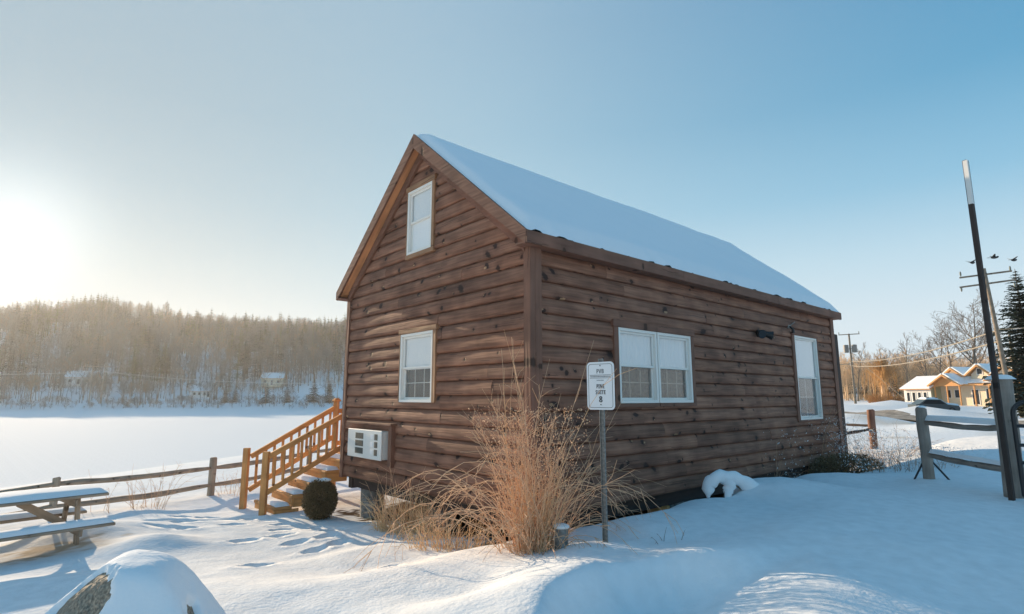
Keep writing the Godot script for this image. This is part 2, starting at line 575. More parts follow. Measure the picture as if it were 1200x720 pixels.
func axis(lo: float, hi: float, a: float, b: float, fine: float, grow: float, most: float) -> PackedFloat32Array:
	var out := PackedFloat32Array()
	var pre := []
	var st := fine
	var p := a
	while p > lo:
		st = minf(st * grow, most)
		p -= st
		pre.append(p)
	pre.reverse()
	for q in pre:
		out.append(q)
	p = a
	while p < b:
		out.append(p)
		p += fine
	st = fine
	while p < hi:
		out.append(p)
		st = minf(st * grow, most)
		p += st
	out.append(hi)
	return out

func make_ground() -> void:
	var xs := axis(-430.0, 330.0, -7.5, 8.0, 0.07, 1.10, 9.0)
	var zs := axis(-520.0, 120.0, -12.5, -2.0, 0.07, 1.10, 9.0)
	var g := []
	var mb := MB.new()
	var nc := xs.size()
	var nr := zs.size()
	var hts := PackedFloat32Array()
	hts.resize(nc * nr)
	for i in nr:
		for j in nc:
			hts[i * nc + j] = height(xs[j], zs[i])
	for i in range(nr - 1, -1, -1):
		for j in nc:
			var jp := mini(j + 1, nc - 1)
			var jm := maxi(j - 1, 0)
			var ip := mini(i + 1, nr - 1)
			var im := maxi(i - 1, 0)
			var gx := (hts[i * nc + jp] - hts[i * nc + jm]) / (xs[jp] - xs[jm])
			var gz := (hts[ip * nc + j] - hts[im * nc + j]) / (zs[ip] - zs[im])
			var x := xs[j]
			var z := zs[i]
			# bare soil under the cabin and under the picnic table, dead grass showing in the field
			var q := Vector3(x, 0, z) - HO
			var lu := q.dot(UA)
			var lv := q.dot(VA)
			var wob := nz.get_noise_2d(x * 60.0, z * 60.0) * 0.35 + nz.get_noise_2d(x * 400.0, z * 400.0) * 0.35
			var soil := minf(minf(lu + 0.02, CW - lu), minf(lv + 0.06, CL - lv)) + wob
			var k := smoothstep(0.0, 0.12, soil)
			var tb := 1.0 - Vector2((x + 5.35) * 0.76 + (z + 6.95) * 0.65, ((x + 5.35) * -0.65 + (z + 6.95) * 0.76) * 0.42).length() / 0.34 + wob * 2.6
			var gr := smoothstep(0.2, 0.7, tb)
			if z < -14.0 and z > -70.0 and x > 7.0 and x < 22.0:
				gr = maxf(gr, smoothstep(0.28, 0.5, nz.get_noise_2d(x * 9.0, z * 5.0)) * 0.75)
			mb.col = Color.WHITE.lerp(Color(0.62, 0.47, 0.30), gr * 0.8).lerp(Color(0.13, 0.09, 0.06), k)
			mb.vert(Vector3(x, hts[i * nc + j], z), Vector3(-gx, 1.0, -gz).normalized(), Vector2(x, z))
	for i in nr - 1:
		for j in nc - 1:
			var a := i * nc + j
			mb.tri_i(a, a + 1, a + nc + 1)
			mb.tri_i(a, a + nc + 1, a + nc)
	structure(put(mb, "ground", M.ground))

func make_road() -> void:
	var pts := [Vector2(38, -125), Vector2(31, -80), Vector2(27.5, -55), Vector2(26, -38), Vector2(26.5, -22), Vector2(30, -5), Vector2(37, 20)]
	var cv := Curve2D.new()
	for i in pts.size():
		var tn: Vector2 = (pts[mini(i + 1, pts.size() - 1)] - pts[maxi(i - 1, 0)]) * 0.16
		cv.add_point(pts[i], -tn, tn)
	var L := cv.get_baked_length()
	var g := []
	var nn := int(L / 1.2)
	for i in nn + 1:
		var p := cv.sample_baked(L * i / nn)
		var q := cv.sample_baked(minf(L, L * i / nn + 0.5))
		var d := (q - p).normalized() if (q - p).length() > 0.01 else Vector2(0.3, 0.95)
		var s := Vector2(-d.y, d.x)
		var row := []
		for j in 13:
			var w := p + s * ((j / 12.0 - 0.5) * (7.4 + 0.5 * nz.get_noise_2d(i * 9.0, 3.0)))
			row.append(Vector3(w.x, height(w.x, w.y) + 0.1, w.y))
		g.append(row)
	var mb := MB.new()
	mb.sheet(g)
	structure(put(mb, "road", M.road))

# ------------------------------------------------------------------ cabin
const COURSE := 0.2
const PROF := [[0.0, 0.004], [0.025, 0.046], [0.10, 0.060], [0.28, 0.066], [0.54, 0.062], [0.78, 0.050], [0.94, 0.032], [1.0, 0.010]]

func prof(t: float) -> float:
	for i in PROF.size() - 1:
		if t <= PROF[i + 1][0]:
			return lerpf(PROF[i][1], PROF[i + 1][1], (t - PROF[i][0]) / (PROF[i + 1][0] - PROF[i][0]))
	return 0.01

# one piece of a board; edges lie at a = l.x + l.y * y and a = r.x + r.y * y
func board_piece(mb: MB, t: Transform3D, y0: float, ya: float, yb: float, l: Vector2, r: Vector2, proud: float, uo: Vector2) -> void:
	var ys := [ya]
	for p in PROF:
		var y: float = y0 + p[0] * COURSE
		if y > ya + 0.002 and y < yb - 0.002:
			ys.append(y)
	ys.append(yb)
	var rows := []
	for y in ys:
		var dd := prof(clampf((y - y0) / COURSE, 0.0, 1.0)) + proud
		var a0: float = l.x + l.y * y
		var a1: float = maxf(r.x + r.y * y, a0 + 0.002)
		rows.append([t * Vector3(a0, y, dd), t * Vector3(a1, y, dd), t * Vector3(a0, y, 0), t * Vector3(a1, y, 0), a0, a1, y])
	var b := mb.v.size()
	for i in rows.size():
		var ia := maxi(i - 1, 0)
		var ib := mini(i + 1, rows.size() - 1)
		var dv: Vector3 = rows[ib][0] - rows[ia][0]
		var nn: Vector3 = (rows[i][1] - rows[i][0]).cross(dv).normalized()
		var q = rows[i]
		mb.vert(q[0], nn, Vector2(q[4] / 8.0, q[6] / 4.0) + uo)
		mb.vert(q[1], nn, Vector2(q[5] / 8.0, q[6] / 4.0) + uo)
	for i in rows.size() - 1:
		var a := b + i * 2
		mb.tri_i(a, a + 1, a + 3)
		mb.tri_i(a, a + 3, a + 2)
	mb.uvo = uo
	mb.uvs = 0.12
	for i in rows.size() - 1:
		mb.quad(rows[i][2], rows[i][0], rows[i + 1][0], rows[i + 1][2])
		mb.quad(rows[i][1], rows[i][3], rows[i + 1][3], rows[i + 1][1])
	mb.quad(rows[0][2], rows[0][3], rows[0][1], rows[0][0])
	var e = rows[rows.size() - 1]
	mb.quad(e[0], e[1], e[3], e[2])

# boards of one wall. slope = true: gable. holes: [a0, a1, y0, y1]
func board_wall(parent: Node, t: Transform3D, wid: float, top: float, gable: bool, holes: Array, joints: float) -> void:
	var y := 0.0
	var apex := top + wid * 0.5 * 0.831
	var ymax := apex - 0.04 if gable else top
	while y < ymax - 0.03:
		var y1 := minf(y + COURSE, ymax)
		var l := Vector2.ZERO
		var r := Vector2(wid, 0)
		var spans := []
		if gable and y1 > top + 0.01:
			if y < top:
				pass
			l = Vector2(-top / 0.831, 1.0 / 0.831)
			r = Vector2(wid + top / 0.831, -1.0 / 0.831)
			if y < top:
				l = Vector2(0.0, 0)
				r = Vector2(wid, 0)
		var full := []
		for hq in holes:
			if hq[2] <= y + 0.004 and hq[3] >= y1 - 0.004:
				full.append(hq)
		full.sort_custom(func(p, q): return p[0] < q[0])
		var cur := l
		for hq in full:
			spans.append([cur, Vector2(hq[0], 0)])
			cur = Vector2(hq[1], 0)
		spans.append([cur, r])
		for sp in spans:
			var a0: float = sp[0].x + sp[0].y * y
			var a1: float = sp[1].x + sp[1].y * y
			if a1 - a0 < 0.02:
				continue
			var cuts := [sp[0]]
			var at := a0 + rng.randf_range(1.2, 3.6) * joints
			while at < a1 - 0.6:
				cuts.append(Vector2(at, 0))
				at += rng.randf_range(2.2, 4.2) * joints
			cuts.append(sp[1])
			for ci in cuts.size() - 1:
				var mb := MB.new()
				var tone := rng.randf_range(0.78, 1.12)
				var warm := rng.randf_range(-0.05, 0.05)
				mb.col = Color(tone * (1.0 + warm), tone, tone * (1.0 - warm))
				var uo := Vector2(rng.randf(), rng.randf())
				var proud := rng.randf_range(-0.003, 0.004)
				var la: Vector2 = cuts[ci] + (Vector2(0.0015, 0) if ci > 0 else Vector2.ZERO)
				var ra: Vector2 = cuts[ci + 1] - (Vector2(0.0015, 0) if ci < cuts.size() - 2 else Vector2.ZERO)
				var xs := []
				for hq in holes:
					if hq[2] < y1 - 0.004 and hq[3] > y + 0.004 and not full.has(hq):
						if hq[1] > la.x + la.y * y + 0.01 and hq[0] < ra.x + ra.y * y - 0.01:
							xs.append(hq)
				if xs.is_empty():
					board_piece(mb, t, y, y, y1, la, ra, proud, uo)
				else:
					xs.sort_custom(func(p, q): return p[0] < q[0])
					var c0 := la
					for hq in xs:
						var hl: float = maxf(hq[0], la.x + la.y * y)
						var hr2: float = minf(hq[1], ra.x + ra.y * y)
						if hl > c0.x + c0.y * y + 0.005:
							board_piece(mb, t, y, y, y1, c0, Vector2(hl, 0), proud, uo)
						if hq[2] > y + 0.004:
							board_piece(mb, t, y, y, hq[2], Vector2(hl, 0), Vector2(hr2, 0), proud, uo)
						if hq[3] < y1 - 0.004:
							board_piece(mb, t, y, hq[3], y1, Vector2(hl, 0), Vector2(hr2, 0), proud, uo)
						c0 = Vector2(hr2, 0)
					if ra.x + ra.y * y > c0.x + 0.005:
						board_piece(mb, t, y, y, y1, c0, ra, proud, uo)
				put(mb, "siding_board", M.siding, parent)
		y += COURSE

# backing of a wall with openings, 5 cm thick, inward
func backing(mb: MB, t: Transform3D, wid: float, top: float, gable: bool, holes: Array) -> void:
	var cuts := [0.0, wid]
	if gable:
		cuts.append(wid * 0.5)
	for h in holes:
		cuts.append(h[0]); cuts.append(h[1])
	cuts.sort()
	for i in cuts.size() - 1:
		var a: float = cuts[i]
		var b: float = cuts[i + 1]
		if b - a < 0.005:
			continue
		var ta := top + (minf(a, wid - a) * 0.831 if gable else 0.0)
		var tb := top + (minf(b, wid - b) * 0.831 if gable else 0.0)
		var lo := -0.02
		var hs := []
		for h in holes:
			if h[0] < a + 0.003 and h[1] > b - 0.003:
				hs.append(h)
		hs.sort_custom(func(p, q): return p[2] < q[2])
		for h in hs:
			mb.prism(t, PackedVector2Array([Vector2(a, lo), Vector2(b, lo), Vector2(b, h[2]), Vector2(a, h[2])]), -0.055, -0.001)
			lo = h[3]
		mb.prism(t, PackedVector2Array([Vector2(a, lo), Vector2(b, lo), Vector2(b, tb), Vector2(a, ta)]), -0.055, -0.001)

func bx(mb: MB, t: Transform3D, a0: float, a1: float, y0: float, y1: float, n0: float, n1: float, bev := 0.003) -> void:
	mb.box(t * T(Vector3((a0 + a1) * 0.5, (y0 + y1) * 0.5, (n0 + n1) * 0.5)), Vector3(a1 - a0, y1 - y0, n1 - n0), bev)

func ring(mb: MB, t: Transform3D, a0: float, a1: float, y0: float, y1: float, w: float, n0: float, n1: float) -> void:
	bx(mb, t, a0, a1, y0, y0 + w, n0, n1)
	bx(mb, t, a0, a1, y1 - w, y1, n0, n1)
	bx(mb, t, a0, a0 + w, y0 + w, y1 - w, n0, n1)
	bx(mb, t, a1 - w, a1, y0 + w, y1 - w, n0, n1)

func window_unit(parent: Node, t: Transform3D, h: Array, casing: Array, cover: float, lower: String, grid: Vector2i, trim: Material) -> void:
	var a0: float = h[0]
	var a1: float = h[1]
	var y0: float = h[2]
	var y1: float = h[3]
	var mid := lerpf(y0, y1, 0.5)
	var mb := MB.new()
	ring(mb, t, a0 + 0.002, a1 - 0.002, y0 + 0.002, y1 - 0.002, 0.042, -0.07, 0.078)
	var w := put(mb, "window", M.vinyl, parent)
	for k in 2:
		var lo := y0 + 0.044 if k == 0 else mid - 0.018
		var hi := mid + 0.018 if k == 0 else y1 - 0.044
		var n1 := 0.016 if k == 0 else 0.046
		mb = MB.new()
		ring(mb, t, a0 + 0.045, a1 - 0.045, lo, hi, 0.034, n1 - 0.028, n1)
		put(mb, "sash", M.vinyl, w)
		mb = MB.new()
		bx(mb, t, a0 + 0.075, a1 - 0.075, lo + 0.03, hi - 0.03, n1 - 0.016, n1 - 0.012, 0.0)
		put(mb, "pane", M.glass, w)
		if grid.x > 0 and (k == 0 or cover > 0.9):
			mb = MB.new()
			for i in range(1, grid.x):
				var am := lerpf(a0 + 0.078, a1 - 0.078, float(i) / grid.x)
				bx(mb, t, am - 0.008, am + 0.008, lo + 0.034, hi - 0.034, n1 - 0.027, n1 - 0.02, 0.0)
			for i in range(1, grid.y):
				var ym := lerpf(lo + 0.034, hi - 0.034, float(i) / grid.y)
				bx(mb, t, a0 + 0.078, a1 - 0.078, ym - 0.008, ym + 0.008, n1 - 0.0268, n1 - 0.0202, 0.0)
			put(mb, "muntin", M.muntin_tan if lower == "curtain" else M.muntin, w)
	# blind or curtain hanging inside, gently pleated
	var spans := []
	if cover > 0.0:
		spans.append([y1 - (y1 - y0) * cover, y1 - 0.02, M.blind, "blind"])
	if lower == "curtain":
		spans.append([y0 + 0.02, mid + 0.02, M.curtain, "curtain"])
	for s in spans:
		mb = MB.new()
		var g := []
		var slats := 2 if s[3] == "curtain" or lower == "curtain" else 61
		for i in slats:
			var row := []
			for j in 49:
				var a := lerpf(a0 + 0.01, a1 - 0.01, j / 48.0)
				row.append(t * Vector3(a, lerpf(s[0], s[1], i / (slats - 1.0)), (0.007 if i % 2 == 0 and slats > 2 else 0.0) +  (-0.055 if s[3] == "curtain" else 0.004) + 0.009 * sin(a * 60.0 + 2.0 * sin(a * 13.0)) * (1.0 if s[3] == "curtain" or lower == "curtain" else 0.1)))
			g.append(row)
		mb.sheet(g, 0.05)
		put(mb, s[3], s[2], w)
	# casing: [left, right, bottom, top] widths
	var cl: float = casing[0]
	var cr: float = casing[1]
	var cb: float = casing[2]
	var ct: float = casing[3]
	var list := []
	if cl > 0.0:
		list.append([a0 - cl, a0, y0, y1, 0.086])
	if cr > 0.0:
		list.append([a1, a1 + cr, y0, y1, 0.086])
	if cb > 0.0:
		list.append([a0 - cl, a1 + cr, y0 - cb, y0, 0.09])
	if ct > 0.0:
		list.append([a0 - cl - 0.02, a1 + cr + 0.02, y1, y1 + ct, 0.095])
	for q in list:
		mb = MB.new()
		mb.uvo = Vector2(rng.randf(), rng.randf())
		mb.uvs = 0.3
		bx(mb, t, q[0], q[1], q[2], q[3], 0.0, q[4], 0.005)
		put(mb, "casing", trim, w)

func make_cabin() -> void:
	var cab := thing("cabin", "brown log-sided cabin on concrete piers with snow on its steep roof", "cabin", HO)
	cab.basis = Basis(UA, Vector3.UP, VA)
	# wall frames: a to the right seen from outside, y up, n out
	var G := Transform3D(Basis(Vector3(-1, 0, 0), Vector3.UP, Vector3(0, 0, -1)), Vector3(CW, 0, 0))
	var E := Transform3D(Basis(Vector3(0, 0, 1), Vector3.UP, Vector3(-1, 0, 0)), Vector3.ZERO)
	var B := Transform3D(Basis(Vector3(1, 0, 0), Vector3.UP, Vector3(0, 0, 1)), Vector3(0, 0, CL))
	var F := Transform3D(Basis(Vector3(0, 0, -1), Vector3.UP, Vector3(1, 0, 0)), Vector3(CW, 0, CL))
	var TOP := 3.33
	var hu := [CW - 2.857, CW - 2.13, 3.638, 4.712]
	var hl := [CW - 2.952, CW - 2.02, 1.298, 2.36]
	var e1 := [1.594, 2.509, 1.291, 2.342]
	var e2 := [2.525, 3.44, 1.291, 2.342]
	var ef := [7.413, 8.583, 0.917, 2.657]
	var mb := MB.new()
	backing(mb, G, CW, TOP, true, [hu, hl])
	backing(mb, E, CL, TOP, false, [e1, e2, ef])
	backing(mb, B, CW, TOP, true, [])
	backing(mb, F, CL, TOP, false, [])
	put(mb, "wall", M.inside, cab)
	mb = MB.new()
	mb.box(T(Vector3(CW * 0.5, 0.03, CL * 0.5)), Vector3(CW - 0.12, 0.1, CL - 0.12), 0.0)
	put(mb, "floor", M.floor_wood, cab)
	for q in [[0.14, CL * 0.5, 0.14, CL - 0.05], [CW - 0.14, CL * 0.5, 0.14, CL - 0.05]]:
		mb = MB.new()
		mb.uvs = 0.3
		mb.box(T(Vector3(q[0], -0.115, q[1])), Vector3(q[2], 0.18, q[3]), 0.006)
		put(mb, "beam", M.dark_wood, cab)
	for q in [0.09, CL - 0.09]:
		mb = MB.new()
		mb.uvs = 0.3
		mb.box(T(Vector3(CW * 0.5, -0.1, q)), Vector3(CW - 0.45, 0.15, 0.1), 0.006)
		put(mb, "beam", M.dark_wood, cab)
	board_wall(cab, G, CW, TOP, true, [hu, hl], 1.0)
	board_wall(cab, E, CL, TOP - 0.02, false, [e1, e2, ef], 1.0)
	board_wall(cab, B, CW, TOP, true, [], 3.0)
	board_wall(cab, F, CL, TOP - 0.02, false, [], 3.0)
	# corner boards
	for q in [[G, CW - 0.03, CW + 0.091], [E, 0.0, 0.115], [E, CL - 0.1, CL + 0.09], [G, -0.09, 0.03], [F, CL - 0.1, CL], [B, -0.0, 0.1], [B, CW - 0.1, CW + 0.09], [F, 0.0, 0.1]]:
		mb = MB.new()
		mb.uvo = Vector2(rng.randf(), rng.randf())
		mb.uvs = 0.25
		bx(mb, q[0], q[1], q[2], -0.03, TOP, 0.0, 0.088, 0.006)
		put(mb, "corner_board", M.trim, cab)
	# roof: cross section in x,y extruded along z
	var sl := Vector2(2.615, 2.174).normalized()
	var nr := Vector2(-sl.y, sl.x)
	var eave := Vector2(-0.18, 3.346)
	var ridge := Vector2(CW * 0.5, 5.52)
	var ZA := Transform3D(Basis.IDENTITY, Vector3.ZERO)
	var MIR := func(p: Vector2) -> Vector2: return Vector2(CW - p.x, p.y)
	for side in 2:
		mb = MB.new()
		mb.uvs = 0.3
		var poly := PackedVector2Array([eave, ridge, ridge + Vector2(0, -0.145), eave - nr * 0.11])
		if side == 1:
			poly = PackedVector2Array([MIR.call(poly[0]), MIR.call(poly[3]), MIR.call(poly[2]), MIR.call(poly[1])])
			poly.reverse()
		if not Geometry2D.is_polygon_clockwise(poly):
			pass
		else:
			poly.reverse()
		mb.prism(ZA, poly, -0.2252, CL + 0.2252)
		var rf := put(mb, "roof", M.soffit if false else M.shingle, cab)
		# boarded soffit under the rakes
		for zz in [[-0.215, -0.05], [CL + 0.05, CL + 0.215]]:
			mb = MB.new()
			mb.uvo = Vector2(rng.randf(), rng.randf())
			mb.uvs = 0.25
			var lo := eave - nr * 0.112
			var hi := ridge + Vector2(0, -0.147)
			var pl := PackedVector2Array([lo, hi, hi + Vector2(0, -0.02), lo + Vector2(0, -0.02)])
			if side == 1:
				pl = PackedVector2Array([MIR.call(pl[0]), MIR.call(pl[1]), MIR.call(pl[2]), MIR.call(pl[3])])
			if Geometry2D.is_polygon_clockwise(pl):
				pl.reverse()
			mb.prism(ZA, pl, zz[0], zz[1])
			put(mb, "soffit", M.soffit, rf)
		# rake boards, front and back, and the frieze below on the wall
		for zz in [[-0.258, -0.226], [CL + 0.226, CL + 0.258]]:
			mb = MB.new()
			mb.uvo = Vector2(rng.randf(), rng.randf())
			mb.uvs = 0.25
			var lo2 := eave - sl * 0.03
			var pl2 := PackedVector2Array([lo2 + nr * 0.012, ridge + Vector2(0, 0.015), ridge + Vector2(0, -0.225), lo2 + Vector2(0, -0.165) + sl * 0.02, lo2 + Vector2(0, -0.165) * 0.4])
			if side == 1:
				for i in pl2.size():
					pl2[i] = MIR.call(pl2[i])
			if Geometry2D.is_polygon_clockwise(pl2):
				pl2.reverse()
			mb.prism(ZA, pl2, zz[0], zz[1])
			put(mb, "rake_board", M.trim, rf)
		for zz in [[-0.105, -0.06], [CL + 0.06, CL + 0.105]]:
			mb = MB.new()
			mb.uvo = Vector2(rng.randf(), rng.randf())
			mb.uvs = 0.25
			var lo3 := Vector2(0.0, TOP - 0.02)
			var hi3 := Vector2(CW * 0.5, TOP - 0.02 + CW * 0.5 * 0.831)
			var pl3 := PackedVector2Array([lo3, hi3, hi3 + Vector2(0, -0.17), lo3 + Vector2(0, -0.17)])
			if side == 1:
				for i in pl3.size():
					pl3[i] = MIR.call(pl3[i])
			if Geometry2D.is_polygon_clockwise(pl3):
				pl3.reverse()
			mb.prism(ZA, pl3, zz[0], zz[1])
			put(mb, "frieze_board", M.trim, rf)
		# eave fascia in three lengths
		for k in 3:
			mb = MB.new()
			mb.uvo = Vector2(rng.randf(), rng.randf())
			mb.uvs = 0.25
			var z0 := lerpf(-0.2582, CL + 0.2582, k / 3.0) + (0.002 if k > 0 else 0.0)
			var z1 := lerpf(-0.2582, CL + 0.2582, (k + 1) / 3.0)
			var x0 := -0.207 if side == 0 else CW + 0.207
			mb.box(T(Vector3(x0, 3.262, (z0 + z1) * 0.5)), Vector3(0.028, 0.16, z1 - z0), 0.005)
			put(mb, "fascia_board", M.trim, rf)
			mb = MB.new()
			mb.uvs = 0.25
			mb.box(T(Vector3(-0.095 if side == 0 else CW + 0.095, 3.197, (z0 + z1) * 0.5)), Vector3(0.18, 0.02, z1 - z0 - 0.01), 0.0)
			put(mb, "soffit", M.trim, rf)
		# snow on the slope
		mb = MB.new()
		var g := []
		var sn := (ridge - eave).length()
		for i in 27:
			var row := []
			var s := -0.02 + (sn + 0.02) * pow(i / 26.0, 0.8)
			for j in 121:
				var z := lerpf(-0.2, CL + 0.235, j / 120.0)
				var wob := nz.get_noise_2d(z * 90.0, 7.0 + side * 50.0) * 0.10 + nz.get_noise_2d(z * 400.0, 17.0 + side * 50.0) * 0.04
				var ed := minf(minf(z + 0.2, CL + 0.235 - z) * 1.2, (s + 0.02 + wob * 0.6) * 0.8)
				var th := 0.105 * sqrt(clampf(ed / 0.16, 0.0, 1.0)) + nz.get_noise_2d(z * 18.0, s * 26.0 + side * 99.0) * 0.028 * clampf(ed * 6.0, 0, 1)
				var p := eave + sl * s + nr * (th + 0.004)
				if i == 26:
					p.x = CW * 0.5
				if side == 1:
					p = MIR.call(p)
				row.append(Vector3(p.x, p.y, z))
			g.append(row)
		if side == 0:
			g.reverse()
		mb.sheet(g, 0.1)
		put(mb, "roof_snow", M.snow_fine, rf)
	# windows
	window_unit(cab, G, hu, [0.02, 0.07, 0.07, 0.08], 0.98, "", Vector2i(0, 0), M.trim_tan)
	window_unit(cab, G, hl, [0.02, 0.085, 0.0, 0.075], 0.53, "", Vector2i(3, 2), M.trim_tan)
	window_unit(cab, E, e1, [0.1, 0.0, 0.05, 0.1], 0.5, "curtain", Vector2i(3, 2), M.trim)
	window_unit(cab, E, e2, [0.0, 0.08, 0.05, 0.1], 0.5, "curtain", Vector2i(3, 2), M.trim)
	window_unit(cab, E, ef, [0.12, 0.04, 0.03, 0.05], 0.5, "", Vector2i(2, 2), M.trim)
	# piers
	for q in [[4.4, 0.3], [2.2, 0.28], [0.3, 0.3], [0.26, 3.2], [0.26, 6.2], [0.3, 9.2], [4.5, 3.2], [4.5, 6.2], [4.5, 9.2], [2.3, 9.2]]:
		mb = MB.new()
		var wp: Vector3 = HO + UA * q[0] + VA * q[1]
		var gy := height(wp.x, wp.z) - 0.25
		mb.tube([Vector3(q[0], gy, q[1]), Vector3(q[0], -0.2, q[1]), Vector3(q[0], -0.195, q[1])], [0.205, 0.205, 0.19], 24)
		put(mb, "pier", M.concrete, cab)
	# tan offcut of timber packed beside the pier
	mb = MB.new()
	mb.uvs = 0.4
	mb.box(T(Vector3(0.16, -0.26, 2.72), Basis(Vector3.UP, 0.3)), Vector3(0.3, 0.12, 0.14), 0.006)
	put(mb, "timber_block", M.pine, cab)
	# tall dark timber screen at the far corner
	mb = MB.new()
	mb.uvs = 0.2
	bx(mb, E, CL + 0.092, CL + 0.36, -0.6, 2.85, -0.9, 0.06, 0.006)
	put(mb, "screen_wall", M.dark_wood, cab)
	# air conditioner surround
	for q in [[0.3, 1.86, 0.93, 0.965, 0.0, 0.17], [1.72, 1.82, 0.3, 0.928, 0.0, 0.13], [0.34, 1.72, 0.87, 0.928, 0.0, 0.09]]:
		mb = MB.new()
		mb.uvo = Vector2(rng.randf(), rng.randf())
		mb.uvs = 0.3
		bx(mb, G, q[0], q[1], q[2], q[3], q[4], q[5], 0.005)
		put(mb, "air_conditioner_frame", M.trim, cab)
	make_air_conditioner(cab.transform * G)
	make_wall_lamps(cab.transform * E)

func make_air_conditioner(t: Transform3D) -> void:
	var o := thing("air_conditioner", "white through-wall air conditioner on the gable wall beside the stairs", "air conditioner", t * Vector3(0.5, 0.4, 0.04))
	var l := o.transform.affine_inverse() * t
	var mb := MB.new()
	bx(mb, l, 0.45, 1.62, 0.395, 0.84, 0.03, 0.17, 0.015)
	put(mb, "housing", M.white_plastic, o)
	mb = MB.new()
	bx(mb, l, 0.44, 1.63, 0.388, 0.848, 0.17, 0.2, 0.012)
	put(mb, "front_panel", M.white_plastic, o)
	for q in [[0.74, 1.02], [1.41, 1.51]]:
		for k in 3:
			mb = MB.new()
			var y := 0.455 + k * 0.12
			bx(mb, l, q[0], q[1], y, y + 0.095, 0.199, 0.202, 0.0)
			var gr := put(mb, "vent_opening", M.dark_plastic, o)
			mb = MB.new()
			for s in 5:
				mb.box(l * T(Vector3((q[0] + q[1]) * 0.5, y + 0.01 + s * 0.019, 0.206), Basis(Vector3.RIGHT, 0.6)), Vector3(q[1] - q[0], 0.011, 0.003), 0.0)
			put(mb, "louvre", M.louvre, gr)
	for k in 3:
		mb = MB.new()
		var y := 0.465 + k * 0.12
		bx(mb, l, 1.27, 1.36, y, y + 0.075, 0.1995, 0.2035, 0.002)
		put(mb, "vent_cover", M.sign_white, o)

func make_wall_lamps(t: Transform3D) -> void:
	var o := thing("floodlight", "black twin floodlight on the long wall between the windows", "light", t * Vector3(5.845, 2.576, 0.04))
	var l := o.transform.affine_inverse() * t
	var mb := MB.new()
	bx(mb, l, 5.78, 5.95, 2.5, 2.64, 0.03, 0.09, 0.012)
	put(mb, "mounting_box", M.dark_plastic, o)
	for s in [-1.0, 1.0]:
		mb = MB.new()
		var c := Vector3(5.86 + s * 0.14, 2.56, 0.14)
		var d := Vector3(s * 0.55, -0.25, 0.7).normalized()
		mb.tube([l * (c - d * 0.09), l * (c - d * 0.04), l * (c + d * 0.03), l * (c + d * 0.11)], [0.025, 0.05, 0.06, 0.085], 14)
		var hd := put(mb, "lamp_head", M.dark_plastic, o)
		mb = MB.new()
		mb.tube([l * (c + d * 0.11), l * (c + d * 0.116)], [0.075, 0.07], 14)
		put(mb, "lens", M.dark_glass, hd)
	o = thing("motion_sensor", "small grey bracket and sensor above the far window", "sensor", t * Vector3(7.27, 2.75, 0.04))
	l = o.transform.affine_inverse() * t
	mb = MB.new()
	bx(mb, l, 7.2, 7.3, 2.78, 2.86, 0.03, 0.07, 0.008)
	put(mb, "base", M.steel, o)
	mb = MB.new()
	mb.tube([l * Vector3(7.25, 2.82, 0.07), l * Vector3(7.25, 2.76, 0.13), l * Vector3(7.26, 2.68, 0.13)], [0.018, 0.022, 0.035], 10)
	put(mb, "head", M.dark_plastic, o)
	mb = MB.new()
	mb.tube([l * Vector3(7.29, 2.84, 0.06), l * Vector3(7.38, 2.9, 0.1), l * Vector3(7.45, 2.93, 0.1)], [0.012, 0.01, 0.01], 8)
	put(mb, "arm", M.steel, o)

# ------------------------------------------------------------------ stairs
func wood_part(p: Vector3, q: Vector3, hgt: float, wid: float, called: String, mat: Material, parent: Node, bev := 0.006) -> MeshInstance3D:
	var mb := MB.new()
	mb.uvo = Vector2(rng.randf(), rng.randf())
	mb.uvs = 0.35
	var tn := rng.randf_range(0.85, 1.08)
	mb.col = Color(tn, tn, tn)
	bar(mb, p, q, hgt, wid, bev)
	return put(mb, called, mat, parent)

# snow lying on a flat strip from p to q, width w, thickness th (rounded top)
func snow_strip(mb: MB, p: Vector3, q: Vector3, w: float, th: float, sd := 0.0) -> void:
	var d := (q - p).normalized()
	var s := d.cross(Vector3.UP).normalized()
	var L := (q - p).length()
	var n := maxi(6, int(L / 0.05))
	var g := []
	for i in n + 1:
		var row := []
		var t := L * i / n
		var e := sqrt(clampf(minf(t, L - t) / 0.05, 0.0, 1.0))
		for k in 9:
			var f := k / 8.0 * 2.0 - 1.0
			var prof_y := sqrt(maxf(0.0, 1.0 - pow(absf(f), 3.5)))
			var ny := nz.get_noise_2d((p.x + d.x * t) * 60.0 + sd, (p.z + d.z * t) * 60.0 + f * 20.0)
			row.append(p + d * t + s * (f * w * 0.5 * (1.0 + 0.03 * ny)) + Vector3.UP * (prof_y * th * e * (1.0 + 0.22 * ny)))
		g.append(row)
	mb.sheet(g, 0.1)

